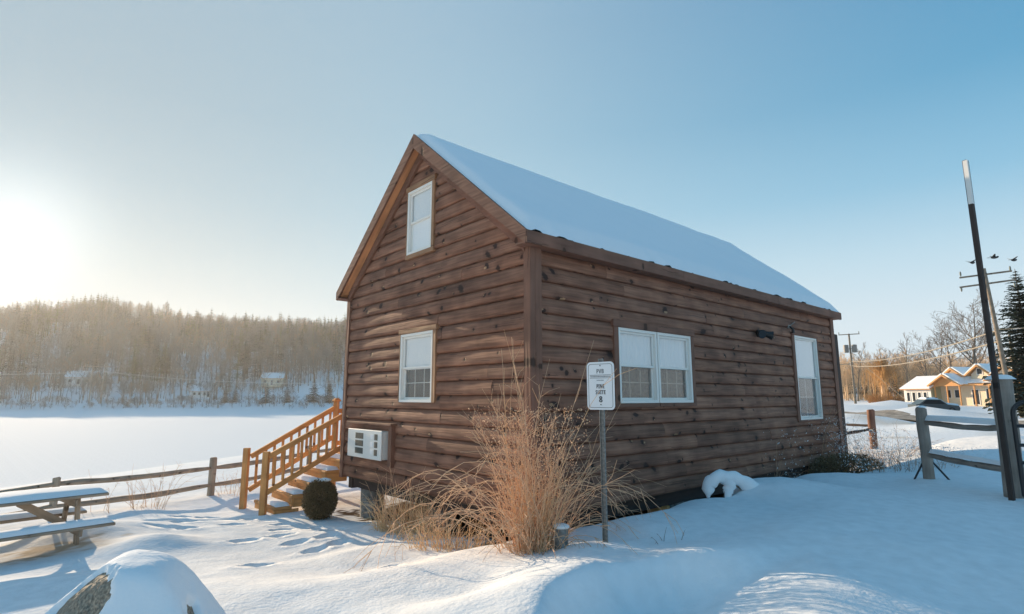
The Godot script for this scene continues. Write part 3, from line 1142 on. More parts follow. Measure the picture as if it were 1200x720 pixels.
func make_stairs() -> void:
	var o := thing("staircase", "new yellow pine stairs with railings climbing beside the cabin gable", "stairs", HO + UA * 5.86 + VA * -1.25)
	var l := o.transform.affine_inverse() * Transform3D(Basis(UA, Vector3.UP, VA), HO)
	var un := 5.363
	var uf := 6.332
	var f := func(u: float, y: float, v: float) -> Vector3: return l * Vector3(u, y, v)
	var vb := -1.24
	var vt := 0.41
	var deck := 0.30
	# newel posts
	for q in [[un, vb, -0.95, 0.45], [uf, vb - 0.04, -0.95, 0.45], [uf, vt, -0.75, 1.3], [un, vt + 0.06, 0.1, 1.2]]:
		var ps := wood_part(f.call(q[0], q[2], q[1]), f.call(q[0], q[3], q[1]), 0.1, 0.1, "post", M.pine, o)
		if q[3] > 1.25:
			var mb := MB.new()
			mb.uvs = 0.35
			mb.box(l * T(Vector3(q[0], 1.315, q[1])), Vector3(0.14, 0.035, 0.14), 0.008)
			mb.box(l * T(Vector3(q[0], 1.345, q[1])), Vector3(0.09, 0.03, 0.09), 0.01)
			put(mb, "post_cap", M.pine, ps)
	for u in [un, uf]:
		var yo := 0.36 if u == un else 0.29
		var sl := 0.51 if u == un else 0.552
		var v0 := vb + 0.04
		var v1 := vt
		var top := func(v: float) -> float: return yo + (v - vb) * sl
		wood_part(f.call(u, top.call(v0) - 0.02, v0), f.call(u, top.call(v1) - 0.02, v1), 0.09, 0.06, "hand_rail", M.pine, o)
		wood_part(f.call(u, top.call(v0) - 0.62, v0), f.call(u, top.call(v1) - 0.6, v1), 0.09, 0.045, "bottom_rail", M.pine, o)
		for k in 10:
			var v := lerpf(vb + 0.15, vt - 0.12, k / 9.0)
			wood_part(f.call(u, top.call(v) - 0.57, v), f.call(u, top.call(v) - 0.05, v), 0.04, 0.04, "baluster", M.pine, o, 0.003)
	# steps: rough timber boxes, each with its snow
	for k in 5:
		var v := -1.1 + k * 0.29
		var y := -0.48 + k * 0.178
		wood_part(f.call(un - 0.16, y - 0.025, v + 0.14), f.call(uf - 0.07, y - 0.025, v + 0.14), 0.05, 0.31, "tread", M.pine, o)
		wood_part(f.call(un - 0.14, y - 0.12, v + 0.015), f.call(uf - 0.08, y - 0.12, v + 0.015), 0.135, 0.03, "riser", M.pine, o)
		wood_part(f.call(un - 0.13, y - 0.13, v + 0.03), f.call(un - 0.13, y - 0.13, v + 0.42), 0.155, 0.035, "stringer", M.pine, o)
		var mb := MB.new()
		snow_strip(mb, f.call(un - 0.12, y + 0.001, v + 0.16), f.call(uf - 0.1, y + 0.001, v + 0.16), 0.25, 0.055, k * 13.0)
		put(mb, "step_snow", M.snow_fine, o)
	# landing and its guard
	for k in 6:
		wood_part(f.call(CW + 0.1, deck - 0.02, vt - 0.02 + k * 0.145), f.call(uf + 0.05, deck - 0.02, vt - 0.02 + k * 0.145), 0.036, 0.138, "deck_board", M.pine, o)
	wood_part(f.call(uf, 1.1, vt), f.call(uf, 1.1, vt + 1.1), 0.09, 0.05, "hand_rail", M.pine, o)
	wood_part(f.call(uf, 0.45, vt), f.call(uf, 0.45, vt + 1.1), 0.09, 0.045, "bottom_rail", M.pine, o)
	for k in 7:
		wood_part(f.call(uf, 0.49, vt + 0.13 + k * 0.14), f.call(uf, 1.06, vt + 0.13 + k * 0.14), 0.04, 0.04, "baluster", M.pine, o, 0.003)
	wood_part(f.call(uf, -0.75, vt + 1.1), f.call(uf, 1.2, vt + 1.1), 0.1, 0.1, "post", M.pine, o)
	wood_part(f.call(CW + 0.12, deck - 0.12, vt + 0.0), f.call(uf, deck - 0.12, vt + 0.0), 0.15, 0.04, "rim_joist", M.pine, o)
	var ms := MB.new()
	snow_strip(ms, f.call(CW + 0.15, deck + 0.001, vt + 0.42), f.call(uf - 0.06, deck + 0.001, vt + 0.42), 0.8, 0.06)
	put(ms, "landing_snow", M.snow_fine, o)

# ------------------------------------------------------------------ fences, gate, posts
func ragged_post(mb: MB, p: Vector3, q: Vector3, r: float, sides := 9, sd := 1) -> void:
	var r2 := RandomNumberGenerator.new()
	r2.seed = sd
	var pts := []
	var rad := []
	for i in 7:
		var t := i / 6.0
		pts.append(p.lerp(q, t) + Vector3(r2.randf_range(-1, 1), 0, r2.randf_range(-1, 1)) * r * 0.06)
		rad.append(r * r2.randf_range(0.95, 1.06))
	pts.append(q + (q - p).normalized() * r * 0.25)
	rad.append(r * 0.7)
	mb.uvo = Vector2(r2.randf(), r2.randf())
	mb.uvs = 0.5
	mb.tube(pts, rad, sides)

func split_rail(mb: MB, p: Vector3, q: Vector3, r: float, sd: int) -> void:
	var r2 := RandomNumberGenerator.new()
	r2.seed = sd
	var pts := []
	var rad := []
	for i in 9:
		var t := i / 8.0
		pts.append(p.lerp(q, t) + Vector3(r2.randf_range(-1, 1), r2.randf_range(-1, 1), r2.randf_range(-1, 1)) * r * 0.16 - Vector3.UP * 0.03 * sin(t * PI))
		rad.append(r * r2.randf_range(0.85, 1.12) * (0.7 if i == 0 or i == 8 else 1.0))
	mb.uvo = Vector2(r2.randf(), r2.randf())
	mb.uvs = 0.5
	mb.tube(pts, rad, 6)

func make_lake_fence() -> void:
	var o := thing("split_rail_fence", "weathered two-rail fence along the lake bank behind the picnic table", "fence", Vector3(-6.15, -0.6, -11.7))
	var ps := [Vector2(-8.05, -6.1), Vector2(-7.05, -8.95), Vector2(-6.1, -11.75), Vector2(-5.15, -14.6), Vector2(-4.2, -17.4)]
	var P := []
	for i in ps.size():
		var y := height(ps[i].x, ps[i].y, false)
		var b := Vector3(ps[i].x, minf(y, -0.5), ps[i].y) - o.position
		P.append(b)
		var mb := MB.new()
		ragged_post(mb, b - Vector3(0, 0.4, 0), b + Vector3(0, [0.66, 0.64, 0.75, 0.72, 0.7][i], 0), [0.05, 0.05, 0.07, 0.07, 0.07][i], 8, i + 5)
		put(mb, "post", M.grey_wood, o)
	for i in ps.size() - 1:
		for h in [0.56, 0.22]:
			var mb := MB.new()
			split_rail(mb, P[i] + Vector3(0, h, 0), P[i + 1] + Vector3(0, h, 0), 0.05, i * 10 + int(h * 10))
			put(mb, "rail", M.grey_wood, o)

func make_right_fence() -> void:
	var c := Vector3(6.32, 0.0, -8.76)
	var g := Vector3(6.28, 0.0, -7.15)
	var o := thing("rail_fence", "short post and rail fence with snow along its rails by the gate", "fence", c)
	var gy := height(c.x, c.z)
	var mb := MB.new()
	ragged_post(mb, Vector3(0, -0.4, 0), Vector3(0, 1.2, 0), 0.074, 12, 3)
	var po := put(mb, "post", M.post_wood, o)
	mb = MB.new()
	snow_strip(mb, Vector3(-0.05, 1.22, 0), Vector3(0.07, 1.22, 0), 0.1, 0.03)
	put(mb, "post_snow", M.snow_fine, po)
	for q in [[1.0, 0.93, 0.075], [0.52, 0.42, 0.06]]:
		var a := Vector3(0, q[0], 0)
		var b: Vector3 = g - c + Vector3(0, q[1] + 0.06, 0)
		mb = MB.new()
		mb.uvs = 0.4
		split_rail(mb, a, b, 0.042, int(q[0] * 77))
		var r := put(mb, "rail", M.post_wood, o)
		mb = MB.new()
		snow_strip(mb, a + Vector3(0.0, 0.03, 0.1), b + Vector3(0, 0.03, -0.05), 0.1, q[2], q[0] * 40.0)
		put(mb, "rail_snow", M.snow_fine, r)
	for s in [Vector3(-0.17, 0, -0.1), Vector3(0.3, 0, 0.05)]:
		mb = MB.new()
		mb.tube([Vector3(0, 0.5, 0), Vector3(s.x, gy - 0.05, s.z)], [0.014, 0.014], 6)
		put(mb, "brace_rod", M.black_steel, o)
	tag(o, "short post and rail fence with snow along its rails by the gate", "fence")
	# gate post
	var gp := thing("gate_post", "thick grey round gate post with a cap of snow", "post", Vector3(6.24, 0.0, -7.2))
	mb = MB.new()
	ragged_post(mb, Vector3(0.0, -0.3, 0), Vector3(0.02, 1.58, 0), 0.112, 16, 8)
	put(mb, "shaft", M.post_wood, gp)
	mb = MB.new()
	snow_strip(mb, Vector3(-0.11, 1.6, 0), Vector3(0.13, 1.6, 0), 0.22, 0.06)
	put(mb, "snow_cap", M.snow_fine, gp)
	# tall marker pole
	var mp := thing("marker_pole", "tall slim dark pole with a white reflective top beside the gate post", "pole", Vector3(6.02, 0.0, -7.0))
	mb = MB.new()
	mb.uvs = 0.3
	var bs := Basis(Vector3.UP, 0.5)
	mb.box(T(Vector3(0, 2.08, 0), bs), Vector3(0.064, 4.8, 0.055), 0.008)
	put(mb, "shaft", M.dark_wood, mp)
	mb = MB.new()
	mb.box(T(Vector3(0, 4.17, 0), bs) * T(Vector3(-0.0325, 0, 0.008)), Vector3(0.004, 0.6, 0.05), 0.0)
	mb.box(T(Vector3(0, 4.17, 0), bs) * T(Vector3(-0.012, 0, 0.0285)), Vector3(0.03, 0.6, 0.004), 0.0)
	put(mb, "reflector", M.reflective, mp)
	# tubular gate
	var ga := thing("field_gate", "black tubular steel field gate hung on the thick gate post", "gate", Vector3(5.93, 0.12, -6.72))
	var gd := Vector3(0.93, 0, 0.37)
	var r0 := 0.024
	mb = MB.new()
	var pts := []
	var rr := []
	pts.append(Vector3(0, 0.12, 0))
	pts.append(Vector3(0, 1.05, 0))
	for k in 7:
		var an := PI - k / 6.0 * PI * 0.5
		pts.append(gd * (0.14 + 0.14 * cos(an)) + Vector3(0, 1.06 + 0.14 * sin(an), 0))
	pts.append(gd * 3.2 + Vector3(0, 1.2, 0))
	pts.append(gd * 3.2 + Vector3(0, 0.12, 0))
	pts.append(Vector3(0, 0.12, 0))
	for p in pts:
		rr.append(r0)
	mb.tube(pts, rr, 8)
	put(mb, "frame", M.black_steel, ga)
	for h in [0.3, 0.5, 0.7, 0.92, 1.04]:
		if h > 1.0:
			continue
		mb = MB.new()
		mb.tube([gd * 0.0 + Vector3(0, h, 0), gd * 3.2 + Vector3(0, h, 0)], [0.02, 0.02], 8)
		put(mb, "bar", M.black_steel, ga)
	# lone far post with a broken rail
	var lp := thing("fence_post", "lone short reddish fence post with a broken rail by the road", "post", Vector3(9.1, height(9.1, -14.4) - 0.05, -14.4))
	mb = MB.new()
	ragged_post(mb, Vector3(0, -0.2, 0), Vector3(0, 1.0, 0), 0.085, 9, 31)
	put(mb, "shaft", M.trim, lp)
	mb = MB.new()
	split_rail(mb, Vector3(0.0, 0.55, 0), Vector3(-0.75, 0.42, -0.2), 0.04, 5)
	put(mb, "rail", M.dark_wood, lp)
	mb = MB.new()
	split_rail(mb, Vector3(0.0, 0.62, 0), Vector3(-0.5, 0.68, -1.2), 0.035, 6)
	put(mb, "rail", M.dark_wood, lp)

# ------------------------------------------------------------------ picnic table
func make_table() -> void:
	var c := Vector3(-5.95, -0.55, -6.72)
	var o := thing("picnic_table", "snow covered grey wooden picnic table by the lake fence", "picnic table", c)
	o.basis = Basis(Vector3(-0.63, 0, 0.776), Vector3.UP, Vector3(-0.776, 0, -0.63))
	# local x: away from the visible end (towards the left), z: away from camera
	var L := 1.0
	for k in 5:
		var z := (k - 2) * 0.145
		wood_part(Vector3(-L, 0.73, z), Vector3(L, 0.73, z), 0.034, 0.138, "top_plank", M.grey_wood, o)
	for s in [-1.0, 1.0]:
		for k in 2:
			var z2: float = s * (0.5 + k * 0.135)
			wood_part(Vector3(-L, 0.42, z2), Vector3(L, 0.42, z2), 0.034, 0.128, "bench_plank", M.grey_wood, o)
		var mb := MB.new()
		snow_strip(mb, Vector3(-L + 0.01, 0.441, s * 0.567), Vector3(L, 0.441, s * 0.567), 0.25, 0.05, s * 55.0)
		put(mb, "bench_snow", M.snow_fine, o)
	var mt := MB.new()
	snow_strip(mt, Vector3(-L + 0.01, 0.751, 0), Vector3(L, 0.751, 0), 0.7, 0.06, 9.0)
	put(mt, "table_snow", M.snow_fine, o)
	for s in [-1.0, 1.0]:
		var x: float = s * 0.72
		wood_part(Vector3(x, -0.12, -0.42), Vector3(x, 0.71, -0.2), 0.09, 0.04, "leg", M.grey_wood, o)
		wood_part(Vector3(x, -0.12, 0.42), Vector3(x, 0.71, 0.2), 0.09, 0.04, "leg", M.grey_wood, o)
		wood_part(Vector3(x - s * 0.042, 0.36, -0.63), Vector3(x - s * 0.042, 0.36, 0.63), 0.09, 0.038, "cross_brace", M.grey_wood, o)
		wood_part(Vector3(x - s * 0.042, 0.66, -0.33), Vector3(x - s * 0.042, 0.66, 0.33), 0.09, 0.038, "cross_brace", M.grey_wood, o)
		wood_part(Vector3(x - s * 0.06, 0.38, 0), Vector3(s * 0.2, 0.69, 0), 0.085, 0.038, "diagonal_brace", M.grey_wood, o)

# ------------------------------------------------------------------ boulder, sign and small things by the cabin
func lump(mb: MB, c: Vector3, rx: float, ry: float, rz: float, f: Callable, nu := 48, nv := 26, vmax := 1.0) -> void:
	var g := []
	for i in nv + 1:
		var row := []
		var ph := PI * (1.0 - i / float(nv) * vmax) if false else PI * i / float(nv) * vmax
		for j in nu + 1:
			var th := TAU * j / nu
			var d := Vector3(sin(ph) * cos(th), cos(ph), sin(ph) * sin(th))
			var s: float = f.call(d)
			row.append(c + Vector3(d.x * rx, d.y * ry, d.z * rz) * s)
		g.append(row)
	g.reverse()
	for r in g:
		r.reverse()
	mb.sheet(g, 0.1)

func make_boulder() -> void:
	var c := Vector3(-2.58, -0.33, -4.05)
	var o := thing("boulder", "snow capped boulder with bare stone showing in the foreground", "boulder", c)
	var mb := MB.new()
	var planes := [[Vector3(0.1, 1, 0.0), 0.60], [Vector3(-0.66, 0.74, 0.2), 0.52], [Vector3(0.8, 0.5, -0.2), 0.50], [Vector3(-0.3, 0.45, 0.9), 0.50], [Vector3(0.45, 0.3, 0.85), 0.52], [Vector3(1, 0.05, -0.2), 0.58], [Vector3(-1, 0.1, 0.05), 0.66], [Vector3(0.2, 0.6, -0.8), 0.5], [Vector3(-0.5, 0.5, -0.8), 0.55], [Vector3(0, -1, 0), 0.6], [Vector3(0.1, 0.05, 1), 0.56], [Vector3(0, 0, -1), 0.6]]
	var smooth_rock := func(d: Vector3) -> float:
		var acc := 0.0
		for q in planes:
			var nn: Vector3 = q[0].normalized()
			var cd := d.dot(nn)
			if cd > 0.05:
				acc += pow(cd / q[1], 14.0)
		return pow(acc, -1.0 / 14.0)
	var rock := func(d: Vector3) -> float:
		return smooth_rock.call(d) + 0.018 * nz.get_noise_3d(d.x * 110.0, d.y * 110.0, d.z * 110.0) + 0.010 * nz.get_noise_3d(d.x * 420.0, d.y * 420.0, d.z * 420.0)
	lump(mb, Vector3.ZERO, 1.0, 1.0, 1.0, rock, 100, 50)
	put(mb, "stone", M.rock, o)
	mb = MB.new()
	var snow := func(d: Vector3) -> float:
		var a: float = smooth_rock.call(d)
		var ns := nz.get_noise_3d(d.x * 130.0, d.y * 130.0 + 40.0, d.z * 130.0) * 0.3 + nz.get_noise_3d(d.x * 500.0, d.y * 500.0, d.z * 500.0) * 0.12
		var bare := smoothstep(0.0, 0.05, d.dot(Vector3(-0.24, 0.76, 0.60).normalized()) - 0.905 + ns * 0.16)
		bare = maxf(bare, smoothstep(0.0, 0.03, d.dot(Vector3(0.84, 0.53, 0.1).normalized()) - 0.978 + ns * 0.07))
		var low := smoothstep(0.05, -0.02, d.y + ns * 0.5)
		return a + lerpf(0.04 + 0.02 * ns, -0.03, maxf(bare, low))
	lump(mb, Vector3(0, 0.0, 0), 1.0, 1.0, 1.0, snow, 150, 80)
	put(mb, "snow_cap", M.snow_fine, o)
	# small clod of snow against its right side
	var c2 := Vector3(-1.98, height(-1.98, -3.75) - 0.03, -3.75)
	var o2 := thing("snow_clod", "small round lump of snow lying against the boulder", "snow", c2)
	mb = MB.new()
	lump(mb, Vector3.ZERO, 0.2, 0.17, 0.18, func(d): return 1.0 + 0.12 * nz.get_noise_3d(d.x * 90, d.y * 90, d.z * 90), 30, 16)
	put(mb, "lump", M.snow_fine, o2)

func rounded(w: float, h: float, r: float) -> PackedVector2Array:
	var out := PackedVector2Array()
	for q in [[1, -1, -PI / 2], [1, 1, 0.0], [-1, 1, PI / 2], [-1, -1, PI]]:
		for k in 6:
			var an: float = q[2] + k / 5.0 * PI / 2
			out.append(Vector2(q[0] * (w * 0.5 - r) + cos(an) * r, q[1] * (h * 0.5 - r) + sin(an) * r))
	return out

func lettering(txt: String, size: float, at: Vector3, wid: float, mat: Material, parent: Node, called := "lettering", bold := true) -> void:
	var tm := TextMesh.new()
	var f := SystemFont.new()
	f.font_names = PackedStringArray(["Droid Sans"])
	f.font_weight = 700 if bold else 400
	tm.font = f
	tm.text = txt
	tm.font_size = 64
	tm.pixel_size = size / 46.0
	tm.depth = 0.002
	var o := MeshInstance3D.new()
	o.mesh = tm
	o.material_override = mat
	o.name = called
	parent.add_child(o, true)
	var ab := tm.get_aabb()
	var sx := wid / maxf(ab.size.x, 0.001)
	var sy := size / maxf(ab.size.y, 0.001)
	o.scale = Vector3(sx, sy, 1.0)
	o.position = at - Vector3((ab.position.x + ab.size.x * 0.5) * sx, (ab.position.y + ab.size.y * 0.5) * sy, 0)

func make_sign() -> void:
	var base := Vector3(0.905, height(0.905, -5.76), -5.76)
	var o := thing("parking_sign", "white suite parking sign on a thin steel post at the cabin corner", "sign", base)
	var ax := Vector3(0.76, 0, 0.65)
	o.basis = Basis(ax, Vector3.UP, ax.cross(Vector3.UP))
	var cy := 1.49 - base.y
	var mb := MB.new()
	mb.box(T(Vector3(0.0, 0.72, -0.028)), Vector3(0.052, 2.15, 0.006), 0.002)
	for s in [-1.0, 1.0]:
		mb.box(T(Vector3(s * 0.024, 0.72, -0.016)), Vector3(0.006, 2.15, 0.02), 0.002)
	put(mb, "post", M.steel, o)
	mb = MB.new()
	mb.prism(T(Vector3(0, cy, 0)), rounded(0.325, 0.485, 0.045), -0.004, 0.0)
	var pl := put(mb, "plate", M.sign_white, o)
	# printed border line
	mb = MB.new()
	var a := rounded(0.285, 0.445, 0.03)
	var b := rounded(0.277, 0.437, 0.026)
	for i in a.size():
		var j := (i + 1) % a.size()
		mb.quad(Vector3(a[i].x, cy + a[i].y, 0.0015), Vector3(a[j].x, cy + a[j].y, 0.0015), Vector3(b[j].x, cy + b[j].y, 0.0015), Vector3(b[i].x, cy + b[i].y, 0.0015))
	put(mb, "border_line", M.sign_black, pl)
	lettering("PVB", 0.045, Vector3(0, cy + 0.148, 0.001), 0.085, M.sign_grey, pl)
	mb = MB.new()
	mb.box(T(Vector3(0, cy + 0.108, 0.001)), Vector3(0.25, 0.005, 0.002), 0.0)
	mb.box(T(Vector3(0, cy + 0.078, 0.001)), Vector3(0.25, 0.004, 0.002), 0.0)
	# two rows of print too small to read
	var r2 := RandomNumberGenerator.new()
	r2.seed = 4
	for row in [[0.093, 0.24, 0.012], [0.055, 0.085, 0.009]]:
		var x: float = -row[1] * 0.5
		while x < row[1] * 0.5:
			var w := r2.randf_range(0.003, 0.008)
			mb.box(T(Vector3(x + w * 0.5, cy + row[0], 0.001)), Vector3(w, row[2] * r2.randf_range(0.6, 1.0), 0.002), 0.0)
			x += w + 0.004
	put(mb, "small_print", M.sign_grey, pl)
	lettering("PINE", 0.042, Vector3(0, cy - 0.006, 0.001), 0.092, M.sign_black, pl)
	lettering("SUITE", 0.042, Vector3(0, cy - 0.066, 0.001), 0.118, M.sign_black, pl)
	lettering("8", 0.062, Vector3(0, cy - 0.137, 0.001), 0.04, M.sign_black, pl)
	for q in [0.205, -0.19]:
		mb = MB.new()
		mb.tube([Vector3(0, cy + q, 0.0), Vector3(0, cy + q, 0.005)], [0.008, 0.006], 8)
		put(mb, "bolt", M.steel, pl)

func make_small() -> void:
	# capped stub pipe by the bush
	var p := Vector3(0.5, height(0.5, -5.95), -5.95)
	var o := thing("stub_pipe", "short pale pipe with a snow cap between the bush and the sign post", "pipe", p)
	var mb := MB.new()
	mb.tube([Vector3(0, -0.2, 0), Vector3(0, 0.2, 0)], [0.07, 0.07], 16)
	put(mb, "pipe", M.concrete, o)
	mb = MB.new()
	lump(mb, Vector3(0, 0.2, 0), 0.085, 0.03, 0.085, func(d): return 1.0 + 0.1 * nz.get_noise_3d(d.x * 90, d.y * 90, d.z * 90), 20, 10)
	put(mb, "snow_cap", M.snow_fine, o)
	# snow laden bent branch
	var q := Vector3(3.2, 0.05, -8.0)
	o = thing("snowy_branch", "thick arch of snow on a bent branch in front of the long wall", "branch", q)
	mb = MB.new()
	var arch := [Vector3(0.35, -0.25, 0.1), Vector3(0.2, -0.02, 0.05), Vector3(0.04, 0.14, 0.02), Vector3(-0.17, 0.24, 0), Vector3(-0.36, 0.24, 0), Vector3(-0.48, 0.14, 0), Vector3(-0.50, -0.04, 0.0)]
	var cv := Curve3D.new()
	for i in arch.size():
		var tn: Vector3 = (arch[mini(i + 1, arch.size() - 1)] - arch[maxi(i - 1, 0)]) * 0.17
		cv.add_point(arch[i], -tn, tn)
	var cl := cv.get_baked_length()
	var pts := []
	var rad := []
	for i in 37:
		var s := i / 36.0
		pts.append(cv.sample_baked(cl * s) + Vector3(0, 0, 0.03 * nz.get_noise_2d(s * 200.0, 4.0)))
		rad.append(lerpf(0.17, 0.085, smoothstep(0.0, 0.6, s)) * (1.0 + 0.35 * nz.get_noise_2d(s * 300.0, 20.0)) * (1.0 - 0.75 * smoothstep(0.9, 1.0, s)))
	mb.tube(pts, rad, 18)
	var pts2 := []
	var rad2 := []
	for i in 15:
		var s := i / 14.0
		pts2.append(Vector3(-0.2, 0.2, 0.02).lerp(Vector3(-0.26, -0.08, 0.05), s) + Vector3(0.02 * nz.get_noise_2d(s * 250.0, 44.0), 0, 0))
		rad2.append(lerpf(0.1, 0.035, s) * (1.0 + 0.25 * nz.get_noise_2d(s * 350.0, 70.0)))
	mb.tube(pts2, rad2, 14)
	put(mb, "snow_cover", M.snow_fine, o)
	mb = MB.new()
	mb.twig([Vector3(0.4, -0.4, 0.1), Vector3(0.1, 0.0, 0.02), Vector3(-0.2, 0.17, 0), Vector3(-0.46, 0.12, 0), Vector3(-0.5, -0.1, 0)], 0.02, 0.008, 6)
	for k in 7:
		var b := Vector3(rng.randf_range(-0.4, 0.3), rng.randf_range(-0.1, 0.15), 0.05)
		mb.twig([b, b + Vector3(rng.randf_range(-0.2, 0.2), rng.randf_range(-0.25, 0.0), rng.randf_range(0.05, 0.2))], 0.006, 0.003)
	put(mb, "twig", M.bark, o)

# ------------------------------------------------------------------ plants
# arching stems. o: [count, len0, len1, lean0, lean1, droop0, droop1, radius, side twigs]
func stems(mb: MB, r: RandomNumberGenerator, spread: Vector2, o: Array, tint0: Color, tint1: Color, bias := Vector3.ZERO) -> void:
	for i in o[0]:
		var an := r.randf() * TAU
		var q := sqrt(r.randf())
		var b := Vector3(cos(an) * q * spread.x, -0.06, sin(an) * q * spread.y)
		var la := an + r.randf_range(-0.9, 0.9)
		var lean: float = r.randf_range(o[3], o[4])
		var L: float = r.randf_range(o[1], o[2])
		var dr: float = r.randf_range(o[5], o[6])
		var d := (Vector3(cos(la) * sin(lean), cos(lean), sin(la) * sin(lean)) + bias * r.randf()).normalized()
		if d.z > 0.2:
			L *= 0.6
		var pts := []
		var p := b
		var n := 9
		var st := L / n
		for k in n + 1:
			pts.append(p)
			if p.y < -0.02 and k > 2:
				break
			d = (d + Vector3(r.randf_range(-1, 1), r.randf_range(-1, 1), r.randf_range(-1, 1)) * 0.11 - Vector3.UP * dr * (k + 1.0) / n * 0.45 + Vector3(d.x, 0, d.z) * dr * 0.06).normalized()
			p += d * st
		mb.col = tint0.lerp(tint1, r.randf())
		mb.twig(pts, o[7], o[7] * 0.35)
		for s in o[8]:
			var k := r.randi_range(1, pts.size() - 2)
			var dd: Vector3 = ((pts[k + 1] - pts[k]).normalized() + Vector3(r.randf_range(-1, 1), r.randf_range(-0.7, 0.9), r.randf_range(-1, 1)) * 0.8).normalized()
			var l2 := L * r.randf_range(0.08, 0.24)
			var a: Vector3 = pts[k]
			var bb := a + dd * l2 * 0.5 + Vector3(0, r.randf_range(-0.03, 0.01), 0)
			var cc := bb + (dd + Vector3(r.randf_range(-0.5, 0.5), r.randf_range(-0.6, 0.1), r.randf_range(-0.5, 0.5))).normalized() * l2 * 0.5
			mb.twig([a, bb, cc], o[7] * 0.55, o[7] * 0.3)

# seed heads and curled dead leaves along the tops
func flecks(mb: MB, r: RandomNumberGenerator, n: int, f: Callable, s0: float, s1: float, t0: Color, t1: Color) -> void:
	for i in n:
		var p: Vector3 = f.call(r)
		var a := Vector3(r.randf_range(-1, 1), r.randf_range(-1, 1), r.randf_range(-1, 1)).normalized()
		var b := a.cross(Vector3(r.randf_range(-1, 1), r.randf_range(-1, 1), r.randf_range(-1, 1))).normalized()
		var s := r.randf_range(s0, s1)
		mb.col = t0.lerp(t1, r.randf())
		var nn := a.cross(b)
		mb.quad(p - a * s, p - b * s * 0.45 + nn * s * 0.15, p + a * s, p + b * s * 0.45 + nn * s * 0.15)

